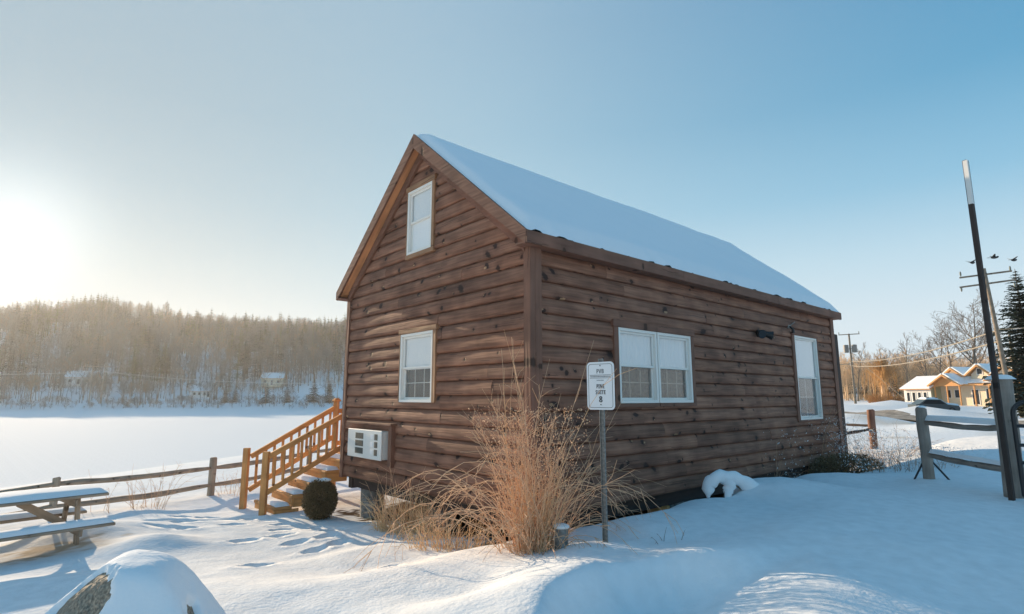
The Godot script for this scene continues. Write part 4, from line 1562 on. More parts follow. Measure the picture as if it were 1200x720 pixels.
func make_bushes() -> void:
	var r := RandomNumberGenerator.new()
	r.seed = 77
	var w := Color.WHITE
	# tall bush at the corner
	var p := Vector3(0.22, height(0.22, -6.02), -6.02)
	var o := thing("dry_bush", "tall tangled dry brown bush at the near corner of the cabin", "bush", p)
	var mb := MB.new()
	stems(mb, r, Vector2(0.2, 0.14), [75, 0.8, 1.7, 0.0, 0.32, 0.0, 0.45, 0.0048, 8], Color(1.0, 1.0, 1.0), Color(1.35, 1.3, 1.2))
	stems(mb, r, Vector2(0.25, 0.2), [16, 1.6, 2.45, 0.02, 0.28, 0.0, 0.15, 0.005, 5], Color(1.0, 0.9, 0.8), Color(1.3, 1.2, 1.1), Vector3(0.2, 0, 0))
	put(mb, "upright_stem", M.twig, o)
	mb = MB.new()
	stems(mb, r, Vector2(0.34, 0.24), [40, 1.0, 2.0, 0.25, 0.6, 0.6, 1.2, 0.0052, 10], Color(0.95, 0.9, 0.85), Color(1.6, 1.5, 1.4))
	stems(mb, r, Vector2(0.3, 0.2), [14, 1.5, 2.4, 0.25, 0.5, 0.75, 1.2, 0.006, 9], Color(1.1, 1.05, 1.0), Color(1.7, 1.6, 1.5), Vector3(-0.8, 0, -0.35))
	stems(mb, r, Vector2(0.3, 0.2), [24, 0.9, 1.7, 0.25, 0.55, 0.75, 1.2, 0.0045, 10], Color(0.9, 0.85, 0.8), Color(1.6, 1.5, 1.4), Vector3(0.8, 0, -0.25))
	put(mb, "arching_stem", M.twig, o)
	mb = MB.new()
	stems(mb, r, Vector2(0.18, 0.12), [90, 0.3, 1.0, 0.0, 0.2, 0.0, 0.3, 0.0042, 1], Color(0.85, 0.82, 0.8), Color(1.3, 1.25, 1.1))
	put(mb, "straw", M.straw, o)
	mb = MB.new()
	flecks(mb, r, 3000, func(q): 
		var t: float = q.randf()
		var an: float = q.randf() * TAU
		var rad: float = sqrt(q.randf()) * (0.28 + 0.42 * t)
		return Vector3(cos(an) * rad, 0.25 + 1.2 * t, sin(an) * rad * 0.7), 0.006, 0.017, Color(0.9, 0.9, 0.9), Color(1.6, 1.5, 1.35))
	put(mb, "dead_leaf", M.twig, o)
	# straw tuft left of it
	for q in [[-1.55, -8.3, 210, 0.35, 0.7, 0.38, "clump of straw-coloured grass below the air conditioner"], [-0.7, -6.9, 110, 0.25, 0.5, 0.5, "low flattened straw grass at the left foot of the tall bush"], [-1.15, -7.7, 70, 0.2, 0.45, 0.35, "thin low straw grass in front of the concrete pier"]]:
		p = Vector3(q[0], height(q[0], q[1]), q[1])
		o = thing("grass_clump", q[6], "grass", p, "dry grass clumps along the gable")
		mb = MB.new()
		stems(mb, r, Vector2(q[5], 0.22), [int(q[2] * 1.5), q[3] * 0.6, q[4], 0.0, 0.5, 0.1, 0.9, 0.0045, 1], Color(0.8, 0.78, 0.75), Color(1.3, 1.25, 1.15))
		put(mb, "blade", M.straw, o)
		mb = MB.new()
		stems(mb, r, Vector2(q[5], 0.2), [int(q[2] * 0.25), q[3], q[4] * 1.5, 0.0, 0.45, 0.0, 0.3, 0.004, 4], Color(0.9, 0.85, 0.8), Color(1.4, 1.3, 1.2))
		put(mb, "stem", M.twig, o)
	# weeds by the lake fence
	for q in [[-6.35, -10.2, 26, 0.5, 1.0, "wispy dry weeds against the lake fence"], [-5.75, -11.9, 16, 0.3, 0.6, "small dry weeds at the foot of the fence post near the stairs"], [-6.9, -9.6, 7, 0.4, 0.8, "a few thin dry stalks behind the picnic table"]]:
		p = Vector3(q[0], height(q[0], q[1]), q[1])
		o = thing("dry_weed", q[5], "weed", p, "dry weeds by the lake")
		mb = MB.new()
		stems(mb, r, Vector2(0.3, 0.25), [q[2], q[3], q[4], 0.0, 0.5, 0.0, 0.6, 0.004, 6], Color(1.0, 1.0, 1.0), Color(1.4, 1.3, 1.2))
		put(mb, "stem", M.twig, o)
	# scrub at the far end of the long wall
	for q in [[4.35, -10.9, 50, 0.6, 1.5, "sparse bare twigs growing up the far half of the long wall"], [6.1, -12.2, 110, 0.6, 1.7, "dense bare brush by the far corner of the long wall"], [8.2, -13.0, 150, 0.4, 1.1, "snow dusted brambles beside the far corner of the cabin"], [7.6, -11.0, 100, 0.25, 0.6, "low twiggy scrub poking through snow near the evergreen shrub"]]:
		p = Vector3(q[0], height(q[0], q[1]), q[1])
		o = thing("bare_scrub", q[5], "scrub", p, "bare scrub behind the drift")
		mb = MB.new()
		stems(mb, r, Vector2(0.9, 0.35), [q[2], q[3], q[4], 0.0, 0.7, 0.0, 0.7, 0.0045, 6], Color(0.35, 0.35, 0.38), Color(0.9, 0.85, 0.85))
		put(mb, "stem", M.twig, o)
		mb = MB.new()
		flecks(mb, r, q[2] * 12, func(t): return Vector3(t.randf_range(-1.2, 1.2), t.randf() * q[4] * 0.75, t.randf_range(-0.5, 0.5)), 0.008, 0.024, Color(0.9, 0.9, 0.9), Color(1, 1, 1))
		put(mb, "clinging_snow", M.snow_fine, o).set_meta("kind", "stuff")
	# clipped round evergreen
	p = Vector3(-3.12, height(-3.12, -9.45) - 0.02, -9.45)
	o = thing("round_shrub", "clipped round dark evergreen shrub at the foot of the stairs", "shrub", p)
	leafy(o, r, Vector3(0, 0.31, 0), Vector3(0.27, 0.315, 0.27), 26000, 0.026, 0.35)
	mb = MB.new()
	lump(mb, Vector3(0.03, 0.61, -0.05), 0.12, 0.03, 0.1, func(d): return 1.0 + 0.3 * nz.get_noise_3d(d.x * 90, d.y * 90, d.z * 90), 18, 8)
	put(mb, "snow_cap", M.snow_fine, o)
	p = Vector3(6.75, height(6.75, -11.6) - 0.1, -11.6)
	o = thing("spreading_shrub", "low spreading olive evergreen shrub at the far corner of the cabin", "shrub", p)
	leafy(o, r, Vector3(0, 0.2, 0), Vector3(0.75, 0.36, 0.5), 16000, 0.035, 0.3)
	# sticks showing in the drift
	for q in [[1.55, -5.6, 9, 0.1, 0.25, "few dark twigs sticking out of the snow right of the sign post"]]:
		p = Vector3(q[0], height(q[0], q[1]), q[1])
		o = thing("snow_twig", q[5], "twigs", p)
		mb = MB.new()
		stems(mb, r, Vector2(0.3, 0.12), [q[2], q[3], q[4], 0.2, 1.2, 0.0, 0.5, 0.004, 2], Color(0.2, 0.2, 0.2), Color(0.4, 0.4, 0.4))
		put(mb, "stem", M.twig, o)

func leafy(o: Node, r: RandomNumberGenerator, c: Vector3, e: Vector3, n: int, s: float, shell: float) -> void:
	var mb := MB.new()
	for i in n:
		var d := Vector3(r.randf_range(-1, 1), r.randf_range(-1, 1), r.randf_range(-1, 1))
		if d.length() > 1.0 or d.length() < 0.05:
			continue
		d = d.normalized()
		var rr := lerpf(shell, 1.0, pow(r.randf(), 0.5)) * (1.0 + 0.10 * nz.get_noise_3d(d.x * 110, d.y * 110, d.z * 110 + c.x * 50.0))
		var p := c + d * rr * e
		var a := (d + Vector3(r.randf_range(-1, 1), r.randf_range(-1, 1), r.randf_range(-1, 1)) * 0.9).normalized()
		var b := a.cross(Vector3(r.randf_range(-1, 1), r.randf_range(-1, 1), r.randf_range(-1, 1))).normalized()
		var q := s * r.randf_range(0.6, 1.3)
		var t := r.randf_range(0.55, 1.5)
		mb.col = Color(t * 1.05, t, t * 0.9)
		mb.quad(p - b * q * 0.3, p + a * q * 0.5 - b * q * 0.1, p + a * q * 1.2, p + a * q * 0.5 + b * q * 0.4)
	put(mb, "foliage", M.leaf, o)
	mb = MB.new()
	for i in 40:
		var d2 := Vector3(r.randf_range(-1, 1), r.randf_range(-0.6, 1), r.randf_range(-1, 1)).normalized()
		mb.twig([c - Vector3(0, e.y * 0.6, 0), c + d2 * e * 0.4, c + d2 * e * 0.9], 0.009, 0.004)
	put(mb, "inner_branches", M.bark, o)
	mb = MB.new()
	mb.tube([c - Vector3(0, e.y + 0.15, 0), c], [0.035, 0.02], 6)
	put(mb, "stem", M.bark, o)

# ------------------------------------------------------------------ trees
func grow(mb: MB, r: RandomNumberGenerator, p: Vector3, d: Vector3, L: float, rad: float, level: int, o: Dictionary) -> void:
	var n := 5 if level == 0 else 3
	var pts := [p]
	var rr := [rad]
	var dd := d
	var end: float = rad * (0.45 if level == 0 else 0.35)
	for i in n:
		dd = (dd + Vector3(r.randf_range(-1, 1), r.randf_range(-0.6, 0.9), r.randf_range(-1, 1)) * (0.09 if level == 0 else 0.2) + Vector3.UP * o.up * 0.1).normalized()
		pts.append(pts[i] + dd * L / n)
		rr.append(maxf(lerpf(rad, end, (i + 1.0) / n), o.thin))
	mb.tube(pts, rr, 5 if level == 0 else 3, false)
	if level >= o.levels:
		return
	var kids: int = o.kids[level]
	for k in kids:
		var t := lerpf(o.clear if level == 0 else 0.25, 1.0, (k + r.randf()) / kids)
		var f := t * n
		var i := mini(int(f), n - 1)
		var b: Vector3 = pts[i].lerp(pts[i + 1], f - i)
		var ax: Vector3 = (pts[i + 1] - pts[i]).normalized()
		var side := ax.cross(Vector3(r.randf_range(-1, 1), r.randf_range(-1, 1), r.randf_range(-1, 1))).normalized()
		var sp: float = r.randf_range(o.spread - 0.2, o.spread + 0.2)
		var nd := (ax * cos(sp) + side * sin(sp)).normalized()
		var nl: float = L * (o.ratio if level == 0 else 0.6) * lerpf(1.1, 0.5, t) * r.randf_range(0.7, 1.15)
		grow(mb, r, b, nd, nl, maxf(rr[i] * 0.55, o.thin), level + 1, o)

func bare_mesh(sd: int, h: float, rad: float, o: Dictionary) -> Array:
	var r := RandomNumberGenerator.new()
	r.seed = sd
	var tr := MB.new()
	var cr := MB.new()
	# trunk
	var pts := [Vector3(0, -0.5, 0)]
	var rr := [rad * 1.15]
	var dd := Vector3.UP
	for i in 7:
		dd = (dd + Vector3(r.randf_range(-1, 1), 0.4, r.randf_range(-1, 1)) * 0.07).normalized()
		pts.append(pts[i] + dd * (h + 0.5) / 7.0 * (0.9 if i < 7 else 1.0))
		rr.append(lerpf(rad, o.thin, pow((i + 1) / 7.0, 0.8)))
	tr.tube(pts, rr, 6, false)
	var kids: int = o.kids[0]
	for k in kids:
		var t: float = lerpf(o.clear, 0.98, (k + r.randf()) / kids)
		var f := t * 7.0
		var i := mini(int(f), 6)
		var b: Vector3 = pts[i].lerp(pts[i + 1], f - i)
		var an := r.randf() * TAU
		var sp: float = r.randf_range(o.spread - 0.2, o.spread + 0.25)
		var nd := Vector3(cos(an) * sin(sp), cos(sp), sin(an) * sin(sp))
		grow(cr, r, b, nd, h * o.ratio * lerpf(1.05, 0.35, (t - o.clear) / (1.0 - o.clear)) * r.randf_range(0.75, 1.15), maxf(rr[i] * 0.5, o.thin), 1, o)
	return [tr.mesh(), cr.mesh()]

func conifer_mesh(sd: int, h: float, rad: float, whorls: int, arms: int, clear: float, quads: int, snowy := 0.0) -> Array:
	var r := RandomNumberGenerator.new()
	r.seed = sd
	var tr := MB.new()
	tr.tube([Vector3(0, -0.5, 0), Vector3(0, h * 0.5, 0), Vector3(0, h, 0)], [h * 0.016, h * 0.011, 0.02], 6, false)
	var cr := MB.new()
	for w in whorls:
		var t := (w + r.randf() * 0.6) / whorls
		var y := lerpf(clear * h, h * 0.985, t)
		var len := rad * pow(1.0 - t, 0.75) * r.randf_range(0.8, 1.1) + 0.12
		for k in arms:
			var an := TAU * (k + r.randf() * 0.8) / arms + w * 0.7
			var L := len * r.randf_range(0.6, 1.15)
			var dirn := Vector3(cos(an), r.randf_range(-0.35, 0.1) + t * 0.45, sin(an)).normalized()
			var side := dirn.cross(Vector3.UP).normalized()
			var tone := r.randf_range(0.6, 1.4)
			for q in quads:
				var s := (q + 0.4) / quads
				var c := Vector3(0, y, 0) + dirn * L * s + Vector3(0, -0.18 * L * s * s + r.randf_range(-0.05, 0.05) * L, 0)
				var wd := L * 0.30 * (1.15 - s) + 0.05
				var tip := dirn * L / quads * 1.1
				cr.col = Color(tone, tone, tone) * r.randf_range(0.85, 1.15)
				if snowy > 0.0 and r.randf() < snowy:
					cr.col = Color(9.0, 9.0, 10.0)
				var dn := Vector3(0, -0.12 * L * r.randf_range(0.3, 1.0), 0)
				cr.tri(c - tip * 0.5, c + side * wd + tip * 0.6 + dn, c + tip * 0.5)
				cr.tri(c - tip * 0.5, c + tip * 0.5, c - side * wd + tip * 0.6 + dn)
	return [tr.mesh(), cr.mesh()]

func tree_thing(called: String, label: String, at: Vector3, me: Array, mats: Array, turn: float, s: float, group := "") -> Node3D:
	var o := thing(called, label, "tree", at, group)
	o.rotation.y = turn
	o.scale = Vector3.ONE * s
	put_mesh(me[0], "trunk", mats[0], o)
	put_mesh(me[1], "crown", mats[1], o)
	return o

# joins trunk and crown of a tree into one mesh for the massed woods
func join(me: Array, tint: Color) -> ArrayMesh:
	var st := SurfaceTool.new()
	st.begin(Mesh.PRIMITIVE_TRIANGLES)
	st.append_from(me[0], 0, Transform3D.IDENTITY)
	st.append_from(me[1], 0, Transform3D.IDENTITY)
	return st.commit()

func woods(called: String, label: String, me: Mesh, mat: Material, spots: Array) -> void:
	var mm := MultiMesh.new()
	mm.transform_format = MultiMesh.TRANSFORM_3D
	mm.use_colors = true
	mm.mesh = me
	mm.instance_count = spots.size()
	for i in spots.size():
		mm.set_instance_transform(i, spots[i][0])
		mm.set_instance_color(i, spots[i][1])
	var o := MultiMeshInstance3D.new()
	o.multimesh = mm
	o.material_override = mat
	o.name = numbered(called)
	add_child(o)
	tag(o, label, "woods", "", "stuff")

func px_at(px: float, dep: float) -> Vector3:
	var x := (px - 600.0) / 654.0 * dep * 0.99
	return Vector3(x, height(x, -dep, false), -dep)

func make_woods() -> void:
	var o1 := {"levels": 3, "kids": [13, 5, 4], "clear": 0.3, "spread": 0.75, "ratio": 0.36, "up": 0.6, "thin": 0.022}
	var o2 := {"levels": 3, "kids": [11, 5, 3], "clear": 0.42, "spread": 0.55, "ratio": 0.30, "up": 1.0, "thin": 0.022}
	var o3 := {"levels": 3, "kids": [16, 6, 5], "clear": 0.28, "spread": 0.8, "ratio": 0.40, "up": 0.6, "thin": 0.014}
	var bare := [bare_mesh(1, 13.0, 0.2, o1), bare_mesh(2, 14.5, 0.18, o2), bare_mesh(3, 12.0, 0.17, o1), bare_mesh(4, 15.0, 0.2, o2)]
	var pines := [conifer_mesh(5, 15.0, 2.6, 17, 7, 0.22, 4), conifer_mesh(6, 17.0, 3.0, 15, 7, 0.35, 4), conifer_mesh(7, 8.0, 2.7, 22, 10, 0.04, 5)]
	var r := RandomNumberGenerator.new()
	r.seed = 909
	# far hillside across the lake
	var lists := [[], [], [], [], [], [], []]
	for i in 3300:
		var z := -r.randf_range(206.0, 400.0)
		var x := lerpf(-0.97, -0.20, r.randf()) * -z
		var t := shore_z(x) - z
		if t < 8.0:
			continue
		if t < 36.0 and r.randf() < (0.7 if x / z < 0.58 else 0.15):
			continue
		var patch := nz.get_noise_2d(x * 1.6, z * 1.6 + 300.0)
		var k := r.randi_range(0, 3)
		if r.randf() < smoothstep(-0.2, 0.35, patch) * 0.6 and t > 30.0:
			k = r.randi_range(4, 5)
		var s := r.randf_range(0.7, 1.1) * (0.75 if t < 34.0 else 1.0)
		var b := Basis(Vector3.UP, r.randf() * TAU).scaled(Vector3(s * 1.1, s, s * 1.1))
		var tn := r.randf_range(0.75, 1.25)
		var c := Color(tn, tn, tn)
		if k < 4 and r.randf() < 0.25:
			c = Color(tn * 1.5, tn * 1.05, tn * 0.7)
		if k >= 4 and patch > 0.2:
			c = Color(tn * 2.6, tn * 2.3, tn * 1.2)
		lists[k].append([Transform3D(b, Vector3(x, height(x, z, false) - 0.2, z)), c])
	for k in 4:
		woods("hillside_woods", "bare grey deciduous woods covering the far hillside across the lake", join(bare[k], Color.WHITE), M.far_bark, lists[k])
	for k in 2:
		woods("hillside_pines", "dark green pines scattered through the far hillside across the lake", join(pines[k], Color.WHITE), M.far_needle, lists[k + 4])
	# shore undergrowth
	var brush := []
	for i in 330:
		var x := r.randf_range(-215.0, -55.0)
		var z := shore_z(x) - r.randf_range(0.5, 9.0)
		var s := r.randf_range(0.10, 0.30)
		brush.append([Transform3D(Basis(Vector3.UP, r.randf() * TAU).scaled(Vector3(s * 2.0, s, s * 2.0)), Vector3(x, height(x, z, false), z)), Color(0.8, 0.7, 0.6) * r.randf_range(0.6, 1.1)])
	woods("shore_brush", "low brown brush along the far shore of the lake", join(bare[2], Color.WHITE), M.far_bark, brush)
	# woods behind the houses on the right
	var rl := [[], [], [], []]
	var rp := []
	for i in 800:
		var z := -r.randf_range(112.0, 185.0)
		var x := lerpf(0.50, 1.02, r.randf()) * -z
		var k := r.randi_range(0, 3)
		var s := r.randf_range(0.5, 0.78)
		var tn := r.randf_range(0.75, 1.25)
		var tr := Transform3D(Basis(Vector3.UP, r.randf() * TAU).scaled(Vector3(s * 1.15, s, s * 1.15)), Vector3(x, height(x, z, false) - 0.3, z))
		if r.randf() < 0.06:
			rp.append([tr.scaled_local(Vector3.ONE * 0.85), Color(tn, tn, tn)])
		else:
			rl[k].append([tr, Color(tn, tn, tn)])
	for k in 4:
		woods("roadside_woods", "tan bare woods standing behind the cream house by the road", join(bare[k], Color.WHITE), M.tan_bark, rl[k])
	woods("roadside_pines", "dark pines among the tan woods behind the cream house", join(pines[0], Color.WHITE), M.far_needle, rp)
	# trees that stand out one by one
	var big := [bare_mesh(21, 15.0, 0.3, o3), bare_mesh(22, 14.0, 0.22, o3), bare_mesh(23, 16.0, 0.2, o2)]
	var spots := [
		[1142, 84, 0, 1.12, "large bare tree rising behind the cream house roof"], [1118, 92, 1, 1.05, "bare tree just left of the large one behind the cream house"],
		[1152, 95, 1, 1.2, "bare tree partly hidden behind the marker pole and utility pole"], [1086, 104, 1, 0.92, "slender bare tree above the wing of the cream house"],
		[1062, 108, 2, 0.82, "thin bare tree right of the orange willow"], [1043, 112, 1, 0.8, "thin bare tree behind the orange willow"], [1004, 110, 2, 0.72, "thin bare tree next to the transformer pole"],
		[1172, 98, 2, 1.05, "bare tree between the utility pole and the spruce"], [1100, 112, 2, 1.0, "tall thin bare tree over the house dormers"], [1022, 116, 1, 0.72, "small bare tree left of the willow crown"]]
	for q in spots:
		tree_thing("bare_tree", q[4], px_at(q[0], q[1]), big[q[2]], [M.bark, M.bark], r.randf() * TAU, q[3], "bare trees behind the road")
	# willow
	var wp := px_at(1034, 96)
	var w := thing("willow", "orange-twigged weeping willow left of the cream house", "tree", wp)
	var mb := MB.new()
	mb.tube([Vector3(0, -0.4, 0), Vector3(0.1, 2.5, 0), Vector3(0.3, 5.0, 0.1)], [0.35, 0.28, 0.16], 8, false)
	put(mb, "trunk", M.tan_bark, w)
	mb = MB.new()
	for i in 330:
		var an := r.randf() * TAU
		var q := pow(r.randf(), 0.7)
		var wide := 2.3 + 0.9 * sin(an * 3.0 + 1.0)
		var top := Vector3(cos(an) * q * wide, 7.6 - q * q * 2.4 + r.randf_range(-1.6, 0.5) + 0.7 * sin(an * 2.0), sin(an) * q * wide)
		var st := Vector3(0.2, 3.5, 0).lerp(top, 0.3)
		var lo := Vector3(top.x * 1.22 + r.randf_range(-0.2, 0.2), top.y * r.randf_range(0.2, 0.7), top.z * 1.22)
		var tn := r.randf_range(0.7, 1.3)
		mb.col = Color(tn, tn, tn)
		mb.twig([st, top, top.lerp(lo, 0.5) + Vector3(top.x, 0, top.z) * 0.06, lo], 0.022, 0.012)
	put(mb, "crown", M.willow, w)
	var ob := thing("orange_bush", "rusty orange bush spreading at the foot of the willow", "bush", px_at(1031, 90))
	mb = MB.new()
	stems(mb, r, Vector2(1.9, 1.0), [420, 1.0, 2.3, 0.0, 0.6, 0.0, 0.5, 0.018, 3], Color(0.6, 0.55, 0.5), Color(1.1, 1.0, 0.9))
	put(mb, "stem", M.willow, ob)
	var ob2 := thing("orange_bush", "smaller brown bush between the willow and the cream house wing", "bush", px_at(1053, 90))
	mb = MB.new()
	stems(mb, r, Vector2(1.3, 0.8), [260, 0.8, 1.8, 0.0, 0.6, 0.0, 0.5, 0.018, 3], Color(0.3, 0.3, 0.3), Color(0.7, 0.65, 0.6))
	put(mb, "stem", M.willow, ob2)
	# spruce at the right edge
	var sp := conifer_mesh(41, 11.6, 3.0, 52, 14, 0.06, 7, 0.02)
	var sx := px_at(1210, 43)
	tree_thing("spruce", "dark green spruce standing at the right edge by the road", sx, sp, [M.bark, M.needle], 0.4, 1.0)
	# dark trees on the far shore
	var shore := [[313, 207, 0.95, "broad dark evergreen on the far shore left of the snowy cottage roof"], [337, 207, 0.9, "dark evergreen on the far shore under the snowy cottage roof"], [368, 206, 1.1, "tallest of the dark evergreens on the far shore near the stair post"], [386, 207, 0.95, "dark evergreen on the far shore right behind the stair post"], [265, 210, 0.8, "dark evergreen on the far shore right of the white boathouse"], [276, 211, 0.75, "small dark evergreen on the far shore between boathouse and cottage"]]
	for q in shore:
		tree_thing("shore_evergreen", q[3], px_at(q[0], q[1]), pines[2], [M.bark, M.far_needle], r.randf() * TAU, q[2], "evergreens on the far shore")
	var sky_pines := [[240, 330, 1.1, "lone pine above the skyline over the white boathouse"], [281, 325, 1.15, "taller of the two pines side by side on the hill crest"], [290, 325, 1.0, "shorter of the two pines side by side on the hill crest"], [352, 330, 0.9, "round topped pine on the crest left of the cabin eave"]]
	for q in sky_pines:
		tree_thing("crest_pine", q[3], px_at(q[0], q[1]), pines[1], [M.bark, M.far_needle], r.randf() * TAU, q[2], "pines on the crest")

# ------------------------------------------------------------------ houses
func gable_house(o: Node3D, w: float, dep: float, wall: float, rise: float, wm: Material, over := 0.4) -> void:
	# ridge along x, front towards +z
	var mb := MB.new()
	mb.prism(T(Vector3.ZERO, Basis(Vector3(0, 0, -1), Vector3.UP, Vector3(1, 0, 0))), PackedVector2Array([Vector2(-dep / 2, -0.6), Vector2(dep / 2, -0.6), Vector2(dep / 2, wall), Vector2(0, wall + rise), Vector2(-dep / 2, wall)]), -w / 2, w / 2)
	put(mb, "wall", wm, o)
	var sl := Vector2(dep / 2, -rise).normalized()
	for s in [-1.0, 1.0]:
		mb = MB.new()
		var lo := Vector3(0, wall, s * dep / 2) + Vector3(0, sl.y, s * sl.x) * over
		var hi := Vector3(0, wall + rise, 0)
		var c := (lo + hi) * 0.5 + Vector3(0, sl.x, -s * sl.y) * 0.06
		var b := Basis(Vector3(1, 0, 0), Vector3(0, sl.x, -s * sl.y), Vector3(0, s * sl.y, sl.x) * 1.0)
		mb.box(T(c, b), Vector3(w + over * 2.0, 0.1, (hi - lo).length() + 0.02), 0.0)
		var rf := put(mb, "roof", M.orange_trim, o)
		mb = MB.new()
		mb.box(T(c + Vector3(0, sl.x, -s * sl.y) * 0.13, b), Vector3(w + over * 1.8, 0.18, (hi - lo).length()), 0.06)
		put(mb, "roof_snow", M.snow_fine, rf)

func windows_on(o: Node, t: Transform3D, list: Array, frame: Material) -> void:
	for q in list:
		var mb := MB.new()
		ring(mb, t, q[0], q[0] + q[2], q[1], q[1] + q[3], 0.09, 0.0, 0.06)
		var f := put(mb, "window", frame, o)
		mb = MB.new()
		bx(mb, t, q[0] + 0.08, q[0] + q[2] - 0.08, q[1] + 0.08, q[1] + q[3] - 0.08, 0.004, 0.02, 0.0)
		put(mb, "pane", M.dark_glass, f)

func make_house() -> void:
	var at := Vector3(60.8, 0.2, -80.0)
	var o := thing("cream_house", "cream house with timber trimmed gables and snowy roofs across the road", "house", at)
	var N := Vector3(-0.966, 0, 0.26)
	var X := Vector3(0.26, 0, 0.966)
	o.basis = Basis(X, Vector3.UP, N)
	# local: x along the facade to the right, z out towards the viewer
	var I := Transform3D.IDENTITY
	var mb := MB.new()
	mb.prism(I, PackedVector2Array([Vector2(0, -0.6), Vector2(13, -0.6), Vector2(13, 3.1), Vector2(0, 3.1)]), -8.0, 0.0)
	put(mb, "wall", M.cream, o)
	# main roof slopes up from the facade
	for s in 2:
		mb = MB.new()
		var p0 := Vector3(-0.4, 2.95, 0.6) if s == 0 else Vector3(-0.4, 2.95, -8.6)
		var p1 := Vector3(-0.4, 5.2, -4.0)
		var d := p1 - p0
		var up := Vector3(1, 0, 0).cross(d).normalized()
		if up.y < 0:
			up = -up
		var b := Basis(Vector3(1, 0, 0), up, Vector3(1, 0, 0).cross(up))
		mb.box(T((p0 + p1) * 0.5 + Vector3(6.9, 0, 0) + up * 0.06, b), Vector3(14.0, 0.1, d.length()), 0.0)
		var rf := put(mb, "roof", M.orange_trim, o)
		mb = MB.new()
		mb.box(T((p0 + p1) * 0.5 + Vector3(6.9, 0, 0) + up * 0.2, b), Vector3(13.9, 0.18, d.length() - 0.05), 0.05)
		put(mb, "roof_snow", M.snow_fine, rf)
	# cross gables: [x centre, half width, eave height, rise, z front, z back]
	for q in [[2.0, 1.9, 3.0, 1.25, 1.6, -3.5], [1.6, 1.2, 4.3, 0.9, -0.6, -4.0], [5.4, 1.4, 4.3, 1.15, -0.2, -4.0], [9.0, 2.2, 3.6, 1.7, 0.4, -4.0]]:
		var hw: float = q[1]
		if q[4] < 1.0:
			mb = MB.new()
			mb.prism(I, PackedVector2Array([Vector2(q[0] - hw + 0.25, 2.9), Vector2(q[0] + hw - 0.25, 2.9), Vector2(q[0] + hw - 0.25, q[2]), Vector2(q[0], q[2] + q[3] * 0.9), Vector2(q[0] - hw + 0.25, q[2])]), q[5], q[4])
			put(mb, "dormer", M.cream, o)
		else:
			mb = MB.new()
			mb.prism(I, PackedVector2Array([Vector2(q[0] - hw + 0.1, q[2] - 0.25), Vector2(q[0] + hw - 0.1, q[2] - 0.25), Vector2(q[0] + hw - 0.1, q[2]), Vector2(q[0], q[2] + q[3] * 0.92), Vector2(q[0] - hw + 0.1, q[2])]), q[4] - 0.3, q[4] - 0.15)
			put(mb, "porch_gable", M.orange_trim, o)
		for s in [-1.0, 1.0]:
			var lo := Vector2(q[0] + s * (hw + 0.3), q[2] - 0.3 * q[3] / hw)
			var hi := Vector2(q[0], q[2] + q[3])
			var n2 := Vector2(-(hi - lo).y, (hi - lo).x).normalized()
			if n2.y < 0:
				n2 = -n2
			mb = MB.new()
			var pl := PackedVector2Array([lo, hi, hi + n2 * 0.12, lo + n2 * 0.12])
			if Geometry2D.is_polygon_clockwise(pl):
				pl.reverse()
			mb.prism(I, pl, q[5], q[4] + 0.5)
			var rf := put(mb, "roof", M.orange_trim, o)
			mb = MB.new()
			pl = PackedVector2Array([lo + n2 * 0.124, hi + n2 * 0.124, hi + n2 * 0.32, lo + n2 * 0.26])
			if Geometry2D.is_polygon_clockwise(pl):
				pl.reverse()
			mb.prism(I, pl, q[5], q[4] + 0.42)
			put(mb, "roof_snow", M.snow_fine, rf)
			mb = MB.new()
			pl = PackedVector2Array([lo + Vector2(0, -0.1), hi + Vector2(0, -0.13), hi + n2 * 0.05, lo + n2 * 0.05])
			if Geometry2D.is_polygon_clockwise(pl):
				pl.reverse()
			mb.prism(I, pl, q[4] + 0.505, q[4] + 0.57)
			put(mb, "barge_board", M.orange_trim, rf)
	for x in [0.3, 2.0, 3.7, 5.6, 7.4, 9.2]:
		mb = MB.new()
		mb.box(T(Vector3(x, 1.2, 1.4)), Vector3(0.15, 3.3, 0.15), 0.02)
		put(mb, "porch_post", M.orange_trim, o)
	mb = MB.new()
	mb.box(T(Vector3(4.8, 2.85, 1.4)), Vector3(9.4, 0.22, 0.16), 0.02)
	put(mb, "porch_beam", M.orange_trim, o)
	windows_on(o, I, [[0.7, 1.1, 0.8, 1.2], [1.9, 1.1, 0.8, 1.2], [4.2, 0.2, 1.0, 2.1], [6.0, 1.0, 1.2, 1.4], [8.2, 1.0, 1.2, 1.4], [10.6, 1.0, 1.2, 1.4]], M.white_wall)
	windows_on(o, T(Vector3(0, 0, -0.2)), [[5.0, 4.2, 0.8, 0.9]], M.white_wall)
	# wing that comes forward on the left
	mb = MB.new()
	mb.prism(T(Vector3.ZERO, Basis(Vector3(0, 0, -1), Vector3.UP, Vector3(1, 0, 0))), PackedVector2Array([Vector2(-1.8, -0.6), Vector2(4.6, -0.6), Vector2(4.6, 2.5), Vector2(1.4, 4.1), Vector2(-1.8, 2.5)]), -4.1, -0.02)
	put(mb, "wing_wall", M.white_wall, o)
	mb = MB.new()
	mb.prism(T(Vector3.ZERO, Basis(Vector3(0, 0, -1), Vector3.UP, Vector3(1, 0, 0))), PackedVector2Array([Vector2(-1.78, -0.6), Vector2(-0.02, -0.6), Vector2(-0.02, 3.35), Vector2(-1.78, 2.48)]), -0.016, 0.02)
	put(mb, "end_wall", M.green_wall, o)
